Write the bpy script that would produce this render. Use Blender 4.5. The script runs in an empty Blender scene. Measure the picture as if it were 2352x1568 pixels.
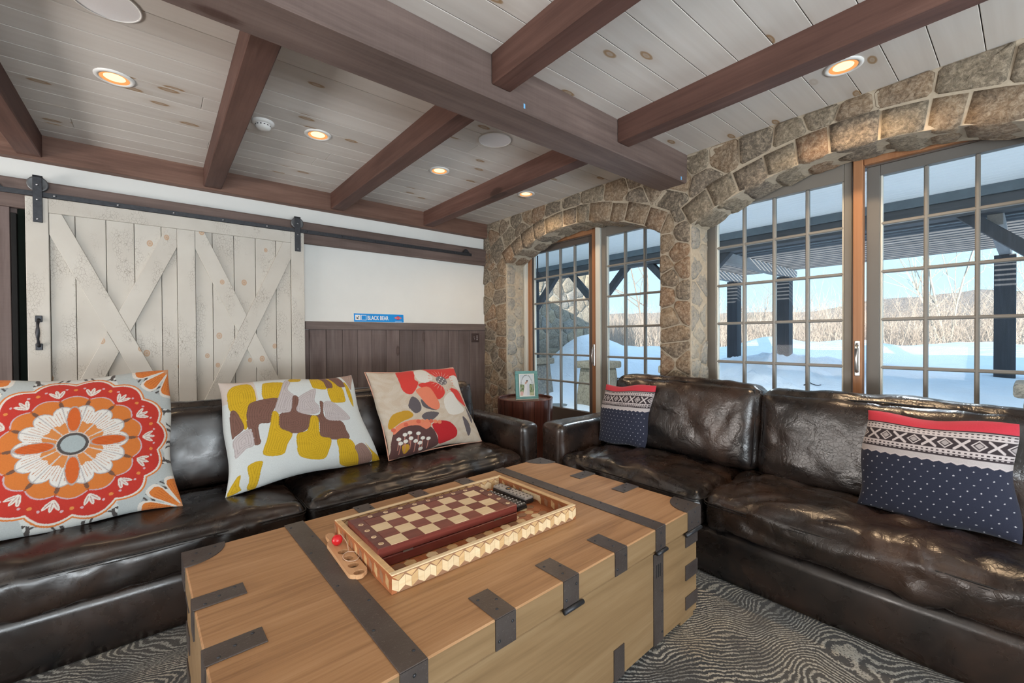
import bpy, bmesh, math, random
import numpy as np
from mathutils import Vector, Matrix, noise

SC = bpy.context.scene
COL = SC.collection
random.seed(7)

# ------------------------------------------------------------------ camera
YAW, PITCH, ROLL, FPX, CAM_H = 0.881086, -0.0108665, -0.0060783, 985.49, 1.24
fw = Vector((math.cos(YAW) * math.cos(PITCH), math.sin(YAW) * math.cos(PITCH), math.sin(PITCH)))
rt = Vector((math.sin(YAW), -math.cos(YAW), 0.0))
up = rt.cross(fw)
r2 = rt * math.cos(ROLL) + up * math.sin(ROLL)
u2 = -rt * math.sin(ROLL) + up * math.cos(ROLL)
cam_data = bpy.data.cameras.new('camera')
cam_data.sensor_width = 36.0
cam_data.sensor_fit = 'HORIZONTAL'
cam_data.lens = FPX / 2352.0 * 36.0
cam_data.clip_start = 0.05
cam_data.clip_end = 2000.0
cam = bpy.data.objects.new('camera', cam_data)
COL.objects.link(cam)
cam.matrix_world = Matrix(((r2.x, u2.x, -fw.x, 0.0), (r2.y, u2.y, -fw.y, 0.0), (r2.z, u2.z, -fw.z, CAM_H), (0, 0, 0, 1)))
SC.camera = cam

# ------------------------------------------------------------------ world, sun, fill lights, exposure
SUN_DIR = Vector((0.84, 0.42, -0.30)).normalized()          # the way the light travels: from behind the house
world = bpy.data.worlds.new('world')
SC.world = world
world.use_nodes = True
wn = world.node_tree
wn.nodes.clear()
w_out = wn.nodes.new('ShaderNodeOutputWorld')
w_bg = wn.nodes.new('ShaderNodeBackground')
w_tc = wn.nodes.new('ShaderNodeTexCoord')
w_sep = wn.nodes.new('ShaderNodeSeparateXYZ')
w_ramp = wn.nodes.new('ShaderNodeValToRGB')
w_ramp.color_ramp.elements[0].position = 0.0
w_ramp.color_ramp.elements[0].color = (0.52, 0.76, 0.93, 1)
w_ramp.color_ramp.elements[1].position = 0.75
w_ramp.color_ramp.elements[1].color = (0.42, 0.66, 0.98, 1)
w_bg.inputs['Strength'].default_value = 1.35
wn.links.new(w_tc.outputs['Generated'], w_sep.inputs[0])
wn.links.new(w_sep.outputs['Z'], w_ramp.inputs['Fac'])
wn.links.new(w_ramp.outputs['Color'], w_bg.inputs['Color'])
wn.links.new(w_bg.outputs['Background'], w_out.inputs['Surface'])

def light(name, kind, loc, direction, energy, color=(1, 1, 1), **kw):
    d = bpy.data.lights.new(name, kind)
    d.energy = energy
    d.color = color
    for k, v in kw.items():
        setattr(d, k, v)
    o = bpy.data.objects.new(name, d)
    COL.objects.link(o)
    o.location = loc
    o.rotation_euler = Vector(direction).to_track_quat('-Z', 'Y').to_euler()
    return o

light('sun', 'SUN', (-20, -10, 20), SUN_DIR, 9.0, (1.0, 0.93, 0.84), angle=0.01)
# added fill lights, out of view, standing in for daylight to brighten the room
light('fill_area_near', 'AREA', (0.0, -3.35, 0.95), (0.05, 1, 1.5), 400, (0.86, 0.94, 1.0), shape='RECTANGLE', size=4.2, size_y=1.4)
light('fill_area_left', 'AREA', (-4.05, 2.2, 0.9), (1, 0.0, 1.2), 205, (1.0, 0.93, 0.88), shape='RECTANGLE', size=3.0, size_y=1.4)

SC.view_settings.view_transform = 'Standard'
SC.view_settings.look = 'None'
SC.view_settings.gamma = 1.0
SC.view_settings.use_curve_mapping = False
SC.view_settings.exposure = 0.25
SC.cycles.use_denoising = True
SC.cycles.max_bounces = 10
SC.cycles.transparent_max_bounces = 16
SC.cycles.sample_clamp_indirect = 6.0

# ------------------------------------------------------------------ helpers: objects
def tag(o, label=None, cat=None, group=None, kind=None):
    if label: o['label'] = label
    if cat: o['category'] = cat
    if group: o['group'] = group
    if kind: o['kind'] = kind
    return o

def thing(name, label, cat, loc=(0, 0, 0), rz=0.0, group=None, kind=None):
    o = bpy.data.objects.new(name, None)
    o.empty_display_size = 0.1
    COL.objects.link(o)
    o.location = loc
    o.rotation_euler = (0, 0, rz)
    return tag(o, label, cat, group, kind)

def link(name, me, parent=None):
    o = bpy.data.objects.new(name, me)
    COL.objects.link(o)
    if parent is not None:
        o.parent = parent
    return o

def mesh(name, verts, faces, mat, parent=None, smooth=False):
    me = bpy.data.meshes.new(name)
    me.from_pydata([tuple(v) for v in verts], [], [tuple(f) for f in faces])
    if smooth:
        me.polygons.foreach_set('use_smooth', [True] * len(me.polygons))
    if mat: me.materials.append(mat)
    me.update()
    return link(name, me, parent)

def bm_obj(name, bm, mat, parent=None, smooth=False):
    bmesh.ops.recalc_face_normals(bm, faces=bm.faces)
    me = bpy.data.meshes.new(name)
    bm.to_mesh(me)
    bm.free()
    if smooth:
        me.polygons.foreach_set('use_smooth', [True] * len(me.polygons))
    if mat: me.materials.append(mat)
    return link(name, me, parent)

def add_box(bm, x0, x1, y0, y1, z0, z1, bev=0.0, seg=1, M=None):
    vs = [bm.verts.new((x, y, z)) for x in (x0, x1) for y in (y0, y1) for z in (z0, z1)]
    fs = [bm.faces.new([vs[i] for i in f]) for f in ((0, 1, 3, 2), (4, 6, 7, 5), (0, 4, 5, 1), (2, 3, 7, 6), (0, 2, 6, 4), (1, 5, 7, 3))]
    if bev > 0:
        es = list({e for f in fs for e in f.edges})
        r = bmesh.ops.bevel(bm, geom=es, offset=bev, segments=seg, profile=0.5, affect='EDGES')
        vs = list({v for f in r['faces'] for v in f.verts} | {v for v in vs if v.is_valid})
    if M is not None:
        bmesh.ops.transform(bm, matrix=M, verts=[v for v in vs if v.is_valid])
    return vs

def box(name, x0, x1, y0, y1, z0, z1, mat, parent=None, bev=0.0, seg=1, smooth=False):
    bm = bmesh.new()
    add_box(bm, min(x0, x1), max(x0, x1), min(y0, y1), max(y0, y1), min(z0, z1), max(z0, z1), bev, seg)
    return bm_obj(name, bm, mat, parent, smooth)

def prism(name, pts, axis, a0, a1, mat, parent=None, bev=0.0):
    """polygon pts (2-D) extruded along axis ('x','y','z') from a0 to a1"""
    def P(p, a):
        return {'x': (a, p[0], p[1]), 'y': (p[0], a, p[1]), 'z': (p[0], p[1], a)}[axis]
    bm = bmesh.new()
    n = len(pts)
    v0 = [bm.verts.new(P(p, a0)) for p in pts]
    v1 = [bm.verts.new(P(p, a1)) for p in pts]
    bm.faces.new(v0)
    bm.faces.new(v1[::-1])
    for i in range(n):
        bm.faces.new((v0[i], v1[i], v1[(i + 1) % n], v0[(i + 1) % n]))
    if bev > 0:
        bmesh.ops.bevel(bm, geom=list(bm.edges), offset=bev, segments=1, affect='EDGES')
    return bm_obj(name, bm, mat, parent)

def lathe(name, prof, mat, parent=None, n=32, loc=(0, 0, 0), smooth=True):
    """prof: (r, z) points, turned about z"""
    vs, fs = [], []
    for r, z in prof:
        for k in range(n):
            a = 2 * math.pi * k / n
            vs.append((loc[0] + r * math.cos(a), loc[1] + r * math.sin(a), loc[2] + z))
    for i in range(len(prof) - 1):
        for k in range(n):
            a, b = i * n + k, i * n + (k + 1) % n
            fs.append((a, b, b + n, a + n))
    return mesh(name, vs, fs, mat, parent, smooth)

def tube_data(path, rad, n=6, closed=False):
    vs, fs = [], []
    m = len(path)
    P = [Vector(p) for p in path]
    R = rad if isinstance(rad, (list, tuple)) else [rad] * m
    ref = Vector((0.0, 0.0, 1.0))
    for i in range(m):
        a = P[(i - 1) % m] if (closed or i > 0) else P[i]
        b = P[(i + 1) % m] if (closed or i < m - 1) else P[i]
        t = (b - a)
        t = t.normalized() if t.length > 1e-9 else Vector((0, 0, 1))
        r = ref if abs(t.dot(ref)) < 0.95 else Vector((1.0, 0.0, 0.0))
        e1 = t.cross(r).normalized()
        e2 = t.cross(e1)
        for k in range(n):
            an = 2 * math.pi * k / n
            vs.append(P[i] + (e1 * math.cos(an) + e2 * math.sin(an)) * R[i])
    for i in range(m if closed else m - 1):
        j = (i + 1) % m
        for k in range(n):
            fs.append((i * n + k, i * n + (k + 1) % n, j * n + (k + 1) % n, j * n + k))
    if not closed:
        fs.append(tuple(range(n - 1, -1, -1)))
        fs.append(tuple((m - 1) * n + k for k in range(n)))
    return vs, fs

def tube(name, path, rad, mat, parent=None, n=6, closed=False):
    v, f = tube_data(path, rad, n, closed)
    return mesh(name, v, f, mat, parent, True)

# ------------------------------------------------------------------ helpers: materials
class Mat:
    def __init__(self, name):
        self.m = bpy.data.materials.new(name)
        self.m.use_nodes = True
        self.t = self.m.node_tree
        self.t.nodes.clear()
        self.out = self.n('ShaderNodeOutputMaterial')
    def n(self, typ, **kw):
        nd = self.t.nodes.new(typ)
        for k, v in kw.items():
            setattr(nd, k, v)
        return nd
    def l(self, a, b):
        self.t.links.new(a, b)
    def set(self, node, **kw):
        for k, v in kw.items():
            s = node.inputs[k.replace('_', ' ')]
            s.default_value = v
    def coords(self, scale=(1, 1, 1), rnd=0.0, kind='Object'):
        tc = self.n('ShaderNodeTexCoord')
        v = tc.outputs[kind]
        if rnd:
            oi = self.n('ShaderNodeObjectInfo')
            mu = self.n('ShaderNodeMath', operation='MULTIPLY')
            mu.inputs[1].default_value = rnd
            self.l(oi.outputs['Random'], mu.inputs[0])
            ad = self.n('ShaderNodeVectorMath', operation='ADD')
            self.l(v, ad.inputs[0])
            self.l(mu.outputs[0], ad.inputs[1])
            v = ad.outputs[0]
        mp = self.n('ShaderNodeMapping')
        mp.inputs['Scale'].default_value = scale
        self.l(v, mp.inputs['Vector'])
        return mp.outputs['Vector']
    def noise(self, vec, scale, detail=4.0, rough=0.55, dist=0.0):
        nd = self.n('ShaderNodeTexNoise')
        self.set(nd, Scale=scale, Detail=detail, Roughness=rough, Distortion=dist)
        self.l(vec, nd.inputs['Vector'])
        return nd.outputs['Fac']
    def voronoi(self, vec, scale, feature='F1', rand=1.0):
        nd = self.n('ShaderNodeTexVoronoi', feature=feature)
        self.set(nd, Scale=scale, Randomness=rand)
        self.l(vec, nd.inputs['Vector'])
        return nd
    def voronoi2(self, vec, scale, flat):
        sp = self.n('ShaderNodeSeparateXYZ')
        self.l(vec, sp.inputs[0])
        cb = self.n('ShaderNodeCombineXYZ')
        for i, k in enumerate([k for k in range(3) if k != flat]):
            self.l(sp.outputs[k], cb.inputs[i])
        nd = self.n('ShaderNodeTexVoronoi', voronoi_dimensions='2D')
        self.set(nd, Scale=scale)
        self.l(cb.outputs[0], nd.inputs['Vector'])
        return nd
    def ramp(self, fac, stops, interp='LINEAR'):
        nd = self.n('ShaderNodeValToRGB')
        cr = nd.color_ramp
        cr.interpolation = interp
        while len(cr.elements) < len(stops):
            cr.elements.new(0.5)
        for e, (p, c) in zip(cr.elements, stops):
            e.position = p
            e.color = (c, c, c, 1) if isinstance(c, (int, float)) else (*c, 1)
        self.l(fac, nd.inputs['Fac'])
        return nd.outputs['Color']
    def mix(self, fac, a, b, blend='MIX'):
        nd = self.n('ShaderNodeMix', data_type='RGBA', blend_type=blend)
        for sock, val in ((nd.inputs[0], fac), (nd.inputs[6], a), (nd.inputs[7], b)):
            if hasattr(val, 'is_output'):
                self.l(val, sock)
            elif isinstance(val, (int, float)):
                sock.default_value = val
            else:
                sock.default_value = (*val, 1)
        return nd.outputs[2]
    def math(self, op, a, b=None, clamp=False):
        nd = self.n('ShaderNodeMath', operation=op, use_clamp=clamp)
        for i, v in enumerate((a, b)):
            if v is None: continue
            if hasattr(v, 'is_output'): self.l(v, nd.inputs[i])
            else: nd.inputs[i].default_value = v
        return nd.outputs[0]
    def bump(self, height, strength=0.3, dist=0.01):
        nd = self.n('ShaderNodeBump')
        self.set(nd, Strength=strength, Distance=dist)
        self.l(height, nd.inputs['Height'])
        return nd.outputs['Normal']
    def bsdf(self, color, rough=0.5, metal=0.0, spec=0.5, normal=None, coat=0.0, sheen=0.0):
        nd = self.n('ShaderNodeBsdfPrincipled')
        for key, val in (('Base Color', color), ('Roughness', rough), ('Metallic', metal), ('Specular IOR Level', spec), ('Coat Weight', coat), ('Sheen Weight', sheen)):
            s = nd.inputs[key]
            if hasattr(val, 'is_output'): self.l(val, s)
            elif isinstance(val, (int, float)): s.default_value = val
            else: s.default_value = (*val, 1)
        if normal is not None:
            self.l(normal, nd.inputs['Normal'])
        self.l(nd.outputs[0], self.out.inputs['Surface'])
        return nd

def plain(name, color, rough=0.6, metal=0.0, spec=0.5, var=0.12, nscale=12.0, bump=0.0):
    M = Mat(name)
    v = M.coords()
    f = M.noise(v, nscale, 4)
    c = M.ramp(f, [(0.25, tuple(x * (1 - var) for x in color)), (0.75, tuple(min(1, x * (1 + var)) for x in color))])
    M.bsdf(c, rough, metal, spec, M.bump(f, bump, 0.004) if bump else None)
    return M.m

def wood(name, dark, mid, light_, axis=0, rough=0.6, knots=0.0, knot_col=(0.2, 0.1, 0.05), bump=0.25, saw=0.0, across=9.0, along=0.7, per_piece=0.15, spec=0.35, rnd=41.0, knot_scale=1.0, flat=None, patch=False):
    """grain runs along the object axis `axis`"""
    M = Mat(name)
    s = [across] * 3
    s[axis] = along
    v = M.coords(tuple(s), rnd)
    g1 = M.noise(v, 1.0, 5, 0.6, 1.1)
    s2 = [across * 7] * 3
    s2[axis] = along * 2.2
    g2 = M.noise(M.coords(tuple(s2), rnd), 1.0, 3, 0.6)
    f = M.math('ADD', M.math('MULTIPLY', g1, 0.65), M.math('MULTIPLY', g2, 0.35))
    c = M.ramp(f, [(0.30, dark), (0.5, mid), (0.72, light_)])
    if saw or patch:
        big = M.noise(M.coords(tuple([2.2 if k != axis else 0.9 for k in range(3)]), rnd), 1.0, 4, 0.6, 0.4)
        pt = M.math('ADD', M.math('MULTIPLY', big, 1.1), 0.45)
        c = M.mix(1.0, c, pt, 'MULTIPLY')
    if per_piece:
        oi = M.n('ShaderNodeObjectInfo')
        k = M.math('ADD', M.math('MULTIPLY', oi.outputs['Random'], 2 * per_piece), 1 - per_piece)
        c = M.mix(1.0, c, k, 'MULTIPLY')
    if knots:
        sk = [3.2 * knot_scale] * 3
        sk[axis] = 1.25 * knot_scale
        vo = M.voronoi2(M.coords(tuple(sk), rnd), 1.0, flat) if flat is not None else M.voronoi(M.coords(tuple(sk), rnd), 1.0)
        wob = M.math('ADD', vo.outputs['Distance'], M.math('MULTIPLY', M.math('SUBTRACT', g2, 0.5), 0.05))
        if flat is None:
            wob = M.math('MULTIPLY', wob, 0.5)
        km = M.ramp(wob, [(0.0, 0.75), (0.03, 0.55), (0.045, 1.0), (0.062, 0.85), (0.075, 0.0)])
        halo = M.ramp(wob, [(0.07, 0.35), (0.2, 0.0)])
        sel = M.ramp(vo.outputs['Color'], [(max(0.0, 0.62 - knots * 0.3), 0.0), (max(0.02, 0.64 - knots * 0.3), 1.0)])
        c = M.mix(M.math('MULTIPLY', halo, sel), c, tuple((a + b) / 2 for a, b in zip(mid, knot_col)))
        c = M.mix(M.math('MULTIPLY', km, sel), c, knot_col)
    h = g2
    if saw:
        sw = [3.0] * 3
        sw[axis] = 95.0
        w = M.noise(M.coords(tuple(sw), rnd), 1.0, 2, 0.6, 0.3)
        h = M.math('ADD', g2, M.math('MULTIPLY', w, saw))
        c = M.mix(M.math('MULTIPLY', w, 0.45 * saw, True), c, tuple(min(1, x * 1.5) for x in light_))
    M.bsdf(c, rough, 0.0, spec, M.bump(h, bump, 0.003))
    return M.m

# ------------------------------------------------------------------ materials
W_BEAM_X = wood('beam_wood_x', (0.080, 0.054, 0.046), (0.140, 0.098, 0.085), (0.205, 0.150, 0.132), 0, 0.62, 0.5, (0.05, 0.022, 0.016), 0.35, 0.22, 8, 0.8, 0.10)
W_JOIST = wood('joist_wood_y', (0.060, 0.026, 0.020), (0.112, 0.055, 0.042), (0.165, 0.088, 0.068), 1, 0.60, 0.5, (0.04, 0.018, 0.013), 0.3, 0.10, 8, 0.8, 0.12)
W_TRIM = wood('trim_wood_x', (0.080, 0.040, 0.028), (0.140, 0.075, 0.054), (0.20, 0.115, 0.085), 0, 0.62, 0.5, (0.05, 0.022, 0.016), 0.3, 0.12, 10, 0.8, 0.10)
W_WAINS = wood('wainscot_wood_z', (0.072, 0.050, 0.046), (0.118, 0.088, 0.082), (0.175, 0.138, 0.130), 2, 0.7, 0.3, (0.06, 0.035, 0.03), 0.4, 0.30, 7, 0.9, 0.22, flat=1)
W_CAP = wood('wainscot_wood_x', (0.085, 0.062, 0.055), (0.135, 0.104, 0.094), (0.19, 0.150, 0.138), 0, 0.7, 0.0, (0.06, 0.035, 0.03), 0.4, 0.30, 8, 0.9, 0.06)
W_PINE_CEIL = wood('whitewashed_pine', (0.555, 0.515, 0.475), (0.605, 0.57, 0.53), (0.66, 0.63, 0.595), 0, 0.5, 0.9, (0.31, 0.195, 0.10), 0.08, 0.0, 5, 0.35, 0.07, 0.35, 53.0, 1.25, 2)
W_ORANGE = wood('clear_fir', (0.255, 0.110, 0.050), (0.315, 0.148, 0.070), (0.37, 0.190, 0.096), 2, 0.4, 0.0, (0, 0, 0), 0.08, 0.0, 14, 0.5, 0.05)
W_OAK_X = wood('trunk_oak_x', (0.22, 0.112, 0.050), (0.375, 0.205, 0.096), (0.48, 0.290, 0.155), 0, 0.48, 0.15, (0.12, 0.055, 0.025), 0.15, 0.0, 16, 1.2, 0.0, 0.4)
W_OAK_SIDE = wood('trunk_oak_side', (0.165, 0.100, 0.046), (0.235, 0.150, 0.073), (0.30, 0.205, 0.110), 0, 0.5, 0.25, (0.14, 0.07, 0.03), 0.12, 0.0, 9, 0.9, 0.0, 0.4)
W_BARREL = wood('barrel_stave', (0.035, 0.010, 0.007), (0.085, 0.026, 0.017), (0.17, 0.062, 0.038), 2, 0.22, 0.1, (0.02, 0.008, 0.006), 0.1, 0.0, 10, 0.9, 0.35, 0.6)
W_CHESS_DARK = wood('chess_mahogany', (0.13, 0.030, 0.020), (0.20, 0.055, 0.036), (0.27, 0.085, 0.055), 0, 0.35, 0.0, (0, 0, 0), 0.06, 0.0, 30, 3, 0.12)
W_CHESS_BOX = wood('chess_box_side', (0.095, 0.018, 0.014), (0.15, 0.032, 0.024), (0.20, 0.050, 0.036), 0, 0.3, 0.0, (0, 0, 0), 0.06, 0.0, 30, 2, 0.0)
W_CHESS_RIM = wood('chess_rim', (0.10, 0.035, 0.030), (0.15, 0.055, 0.045), (0.20, 0.08, 0.065), 0, 0.4, 0.0, (0, 0, 0), 0.1, 0.0, 60, 8, 0.1)
W_MAPLE = wood('maple', (0.66, 0.49, 0.28), (0.74, 0.58, 0.36), (0.80, 0.66, 0.44), 0, 0.35, 0.0, (0, 0, 0), 0.05, 0.0, 30, 3, 0.06)
W_MAPLE_MID = wood('maple_mid', (0.50, 0.32, 0.15), (0.60, 0.40, 0.20), (0.68, 0.48, 0.26), 0, 0.35, 0.0, (0, 0, 0), 0.05, 0.0, 30, 3, 0.10)
W_WALNUT = wood('walnut_inlay', (0.22, 0.11, 0.06), (0.30, 0.165, 0.095), (0.37, 0.215, 0.13), 0, 0.35, 0.0, (0, 0, 0), 0.05, 0.0, 30, 3, 0.10)
W_CHERRY = wood('cherry_inlay', (0.26, 0.075, 0.03), (0.36, 0.125, 0.05), (0.46, 0.19, 0.085), 1, 0.32, 0.0, (0, 0, 0), 0.05, 0.0, 30, 3, 0.12)
W_PADDLE = wood('paddle_wood', (0.50, 0.27, 0.13), (0.60, 0.35, 0.185), (0.66, 0.42, 0.24), 1, 0.4, 0.0, (0, 0, 0), 0.05, 0.0, 25, 2, 0.0)
W_PORCH = wood('porch_timber_y', (0.060, 0.062, 0.068), (0.090, 0.092, 0.10), (0.12, 0.122, 0.132), 1, 0.7, 0.0, (0, 0, 0), 0.2, 0.0, 8, 0.9, 0.1)
W_PERGOLA = wood('pergola_timber', (0.26, 0.24, 0.235), (0.34, 0.315, 0.305), (0.41, 0.385, 0.37), 0, 0.7, 0.0, (0, 0, 0), 0.2, 0.0, 8, 0.9, 0.1)
W_FLOOR = wood('floor_boards', (0.16, 0.09, 0.05), (0.24, 0.14, 0.08), (0.31, 0.19, 0.115), 0, 0.4, 0.2, (0.08, 0.04, 0.02), 0.1)

def barn_paint():
    M = Mat('crackled_cream_paint')
    v = M.coords((1, 1, 1), 29.0)
    sm = M.noise(v, 3.0, 4)
    c = M.ramp(sm, [(0.3, (0.485, 0.455, 0.405)), (0.7, (0.555, 0.53, 0.48))])
    st = M.coords((1.0, 1.0, 0.55), 29.0)
    wob = M.n('ShaderNodeTexNoise')
    M.set(wob, Scale=30.0, Detail=2.0)
    M.l(st, wob.inputs['Vector'])
    mx = M.n('ShaderNodeMix', data_type='VECTOR')
    mx.inputs[0].default_value = 0.015
    M.l(st, mx.inputs[4]); M.l(wob.outputs['Color'], mx.inputs[5])
    vo = M.voronoi(mx.outputs[1], 75.0, 'DISTANCE_TO_EDGE')
    lines = M.ramp(vo.outputs['Distance'], [(0.0, 1.0), (0.03, 0.6), (0.05, 0.0)])
    patch = M.ramp(M.noise(M.coords((1, 1, 0.45), 29.0), 7.0, 3), [(0.52, 0.0), (0.62, 1.0)])
    crack = M.math('MULTIPLY', lines, patch)
    c = M.mix(M.math('MULTIPLY', crack, 0.7), c, (0.19, 0.16, 0.125))
    kv = M.voronoi2(M.coords((1, 1, 0.75), 29.0), 3.6, 1)
    ksz = M.math('ADD', M.math('MULTIPLY', kv.outputs['Color'], 1.2), 0.25)
    kd = M.math('MULTIPLY', kv.outputs['Distance'], ksz)
    km = M.ramp(kd, [(0.0, 0.8), (0.035, 0.35), (0.05, 0.85), (0.066, 0.0)])
    sel = M.ramp(kv.outputs['Color'], [(0.52, 0.0), (0.54, 1.0)])
    c = M.mix(M.math('MULTIPLY', km, sel), c, (0.42, 0.21, 0.07))
    M.bsdf(c, 0.5, 0, 0.4, M.bump(crack, -0.25, 0.002))
    return M.m
BARN = barn_paint()

def stone_mat(name, cols, bump=0.9, scale=1.0):
    M = Mat(name)
    oi = M.n('ShaderNodeObjectInfo')
    n = len(cols)
    base = M.ramp(oi.outputs['Random'], [(i / n, c) for i, c in enumerate(cols)], 'CONSTANT')
    v = M.coords((1, 1, 1), 17.0)
    big = M.noise(v, 9.0 * scale, 5, 0.65, 0.6)
    fine = M.noise(v, 46.0 * scale, 7, 0.78, 0.5)
    c = M.mix(M.ramp(big, [(0.35, 0.0), (0.65, 0.55)]), base, (0.17, 0.14, 0.11) if 'reveal' not in name else (0.27, 0.255, 0.225))
    c = M.mix(M.ramp(fine, [(0.47, 0.0), (0.64, 0.75)]), c, (0.50, 0.41, 0.30))
    c = M.mix(M.ramp(fine, [(0.34, 0.75), (0.46, 0.0)]), c, (0.07, 0.055, 0.04))
    h = M.math('ADD', M.math('MULTIPLY', big, 1.4), M.math('MULTIPLY', fine, 0.5))
    M.bsdf(c, 0.85, 0, 0.3, M.bump(h, bump, 0.02))
    return M.m
STONE = stone_mat('field_stone', [(0.27, 0.185, 0.115), (0.20, 0.150, 0.105), (0.32, 0.225, 0.14), (0.185, 0.150, 0.115), (0.26, 0.155, 0.09), (0.23, 0.19, 0.135), (0.15, 0.125, 0.095)])
STONE_LIT = stone_mat('reveal_stone', [(0.39, 0.37, 0.32), (0.31, 0.305, 0.28), (0.44, 0.40, 0.33), (0.35, 0.335, 0.30)])  # paler than the field stone: window light on the reveals put into the colour
STONE_OUT = stone_mat('outdoor_stone', [(0.36, 0.29, 0.21), (0.30, 0.26, 0.21), (0.26, 0.25, 0.235), (0.42, 0.33, 0.22), (0.28, 0.23, 0.18)], 0.5, 0.6)
MORTAR = plain('mortar', (0.40, 0.34, 0.26), 0.9, 0, 0.2, 0.15, 40, 0.4)
PLASTER = plain('white_plaster', (0.72, 0.73, 0.71), 0.85, 0, 0.2, 0.02, 5, 0.03)
IRON = plain('black_iron', (0.045, 0.048, 0.055), 0.45, 0.55, 0.5, 0.25, 60, 0.25)
BOLT = plain('bolt_steel', (0.35, 0.36, 0.38), 0.3, 0.9, 0.5, 0.1, 30)
def strap_mat():
    M = Mat('pitted_trunk_iron')
    v = M.coords()
    n1 = M.noise(v, 140, 4, 0.7)
    n2 = M.noise(v, 8, 3)
    c = M.ramp(n2, [(0.3, (0.075, 0.060, 0.055)), (0.7, (0.105, 0.090, 0.085))])
    c = M.mix(M.ramp(n1, [(0.60, 0.0), (0.72, 0.6)]), c, (0.24, 0.21, 0.20))
    M.bsdf(c, 0.38, 0.45, 0.5, M.bump(n1, 0.5, 0.002))
    return M.m
STRAP = strap_mat()
TAUPE = plain('taupe_sash', (0.185, 0.168, 0.145), 0.45, 0, 0.4, 0.04, 6)
SASH_DARK = plain('bronze_sash', (0.11, 0.09, 0.078), 0.45, 0, 0.4, 0.05, 6)
MUNTIN = plain('muntin_paint', (0.22, 0.21, 0.19), 0.4, 0, 0.4, 0.04, 6)
JAMB_WHITE = plain('jamb_liner', (0.62, 0.62, 0.56), 0.45, 0, 0.4, 0.03, 6)
NICKEL = plain('satin_nickel', (0.62, 0.60, 0.57), 0.3, 0.85, 0.5, 0.05, 20)
WHITE_PL = plain('white_plastic', (0.78, 0.78, 0.76), 0.4, 0, 0.4, 0.02, 10)
SPK = plain('speaker_grille', (0.84, 0.84, 0.86), 0.6, 0, 0.3, 0.02, 220)
BLACK_PL = plain('black_plastic', (0.018, 0.018, 0.02), 0.35, 0, 0.5, 0.2, 30)
GREY_PL = plain('grey_plastic', (0.40, 0.39, 0.38), 0.35, 0.1, 0.5, 0.06, 40)
BUTTON = plain('pale_button', (0.62, 0.62, 0.63), 0.4, 0, 0.4, 0.05, 30)
BROWN_PL = plain('brown_plate', (0.05, 0.032, 0.030), 0.35, 0, 0.5, 0.05, 30)
RED_BALL = plain('red_lacquer', (0.55, 0.015, 0.02), 0.25, 0, 0.5, 0.05, 20)
CORD = plain('pale_cord', (0.62, 0.45, 0.33), 0.6, 0, 0.3, 0.05, 60)
TAPE = plain('blue_tape', (0.18, 0.45, 0.75), 0.5, 0, 0.3, 0.05, 30)
SNOW = None
def snow_mat():
    M = Mat('snow')
    v = M.coords()
    n = M.noise(v, 2.2, 6, 0.6)
    f = M.noise(v, 40.0, 3)
    c = M.ramp(n, [(0.3, (0.84, 0.87, 0.90)), (0.7, (0.90, 0.92, 0.94))])
    h = M.math('ADD', n, M.math('MULTIPLY', f, 0.08))
    M.bsdf(c, 0.75, 0, 0.25, M.bump(h, 0.6, 0.15))
    return M.m
SNOW = snow_mat()

def glass_mat():
    M = Mat('window_glass')
    tr = M.n('ShaderNodeBsdfTransparent')
    tr.inputs[0].default_value = (0.95, 0.98, 0.985, 1)
    gl = M.n('ShaderNodeBsdfGlossy')
    gl.inputs['Roughness'].default_value = 0.02
    fr = M.n('ShaderNodeFresnel')
    fr.inputs[0].default_value = 1.16
    mx = M.n('ShaderNodeMixShader')
    M.l(fr.outputs[0], mx.inputs[0]); M.l(tr.outputs[0], mx.inputs[1]); M.l(gl.outputs[0], mx.inputs[2])
    M.l(mx.outputs[0], M.out.inputs['Surface'])
    return M.m
GLASS = glass_mat()

def leather_mat(name, bmp):
    M = Mat(name)
    v = M.coords((1, 1, 1), 3.0)
    n1 = M.noise(v, 2.6, 4, 0.6, 0.5)
    n2 = M.noise(v, 11.0, 5, 0.6, 0.8)
    cr = M.voronoi(v, 55.0, 'DISTANCE_TO_EDGE')
    fine = M.noise(v, 180.0, 3, 0.6)
    c = M.ramp(n1, [(0.34, (0.0060, 0.0060, 0.0066)), (0.50, (0.0190, 0.0125, 0.0102)), (0.74, (0.052, 0.0275, 0.0180))])
    c = M.mix(M.ramp(n2, [(0.55, 0.0), (0.75, 0.4)]), c, (0.036, 0.0205, 0.0145))
    rgh = M.ramp(n2, [(0.3, 0.22), (0.7, 0.36)])
    wv = M.noise(M.coords((1, 1, 1), 3.0), 11.0, 3, 0.5, 0.5)
    crease = M.math('ABSOLUTE', M.math('SUBTRACT', wv, 0.5))
    h = M.math('ADD', M.math('MULTIPLY', crease, 0.9), M.math('ADD', M.math('MULTIPLY', fine, 0.05), M.math('MULTIPLY', M.ramp(cr.outputs['Distance'], [(0.0, 0.0), (0.12, 1.0)]), 0.03)))
    M.bsdf(c, rgh, 0, 0.7, M.bump(h, bmp, 0.020))
    return M.m
LEATHER = leather_mat('black_brown_leather', 0.06)
LEATHER_W = leather_mat('crumpled_leather', 0.34)
LEATHER_SEAM = plain('leather_seam', (0.012, 0.010, 0.010), 0.5, 0, 0.4, 0.2, 80)

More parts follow.
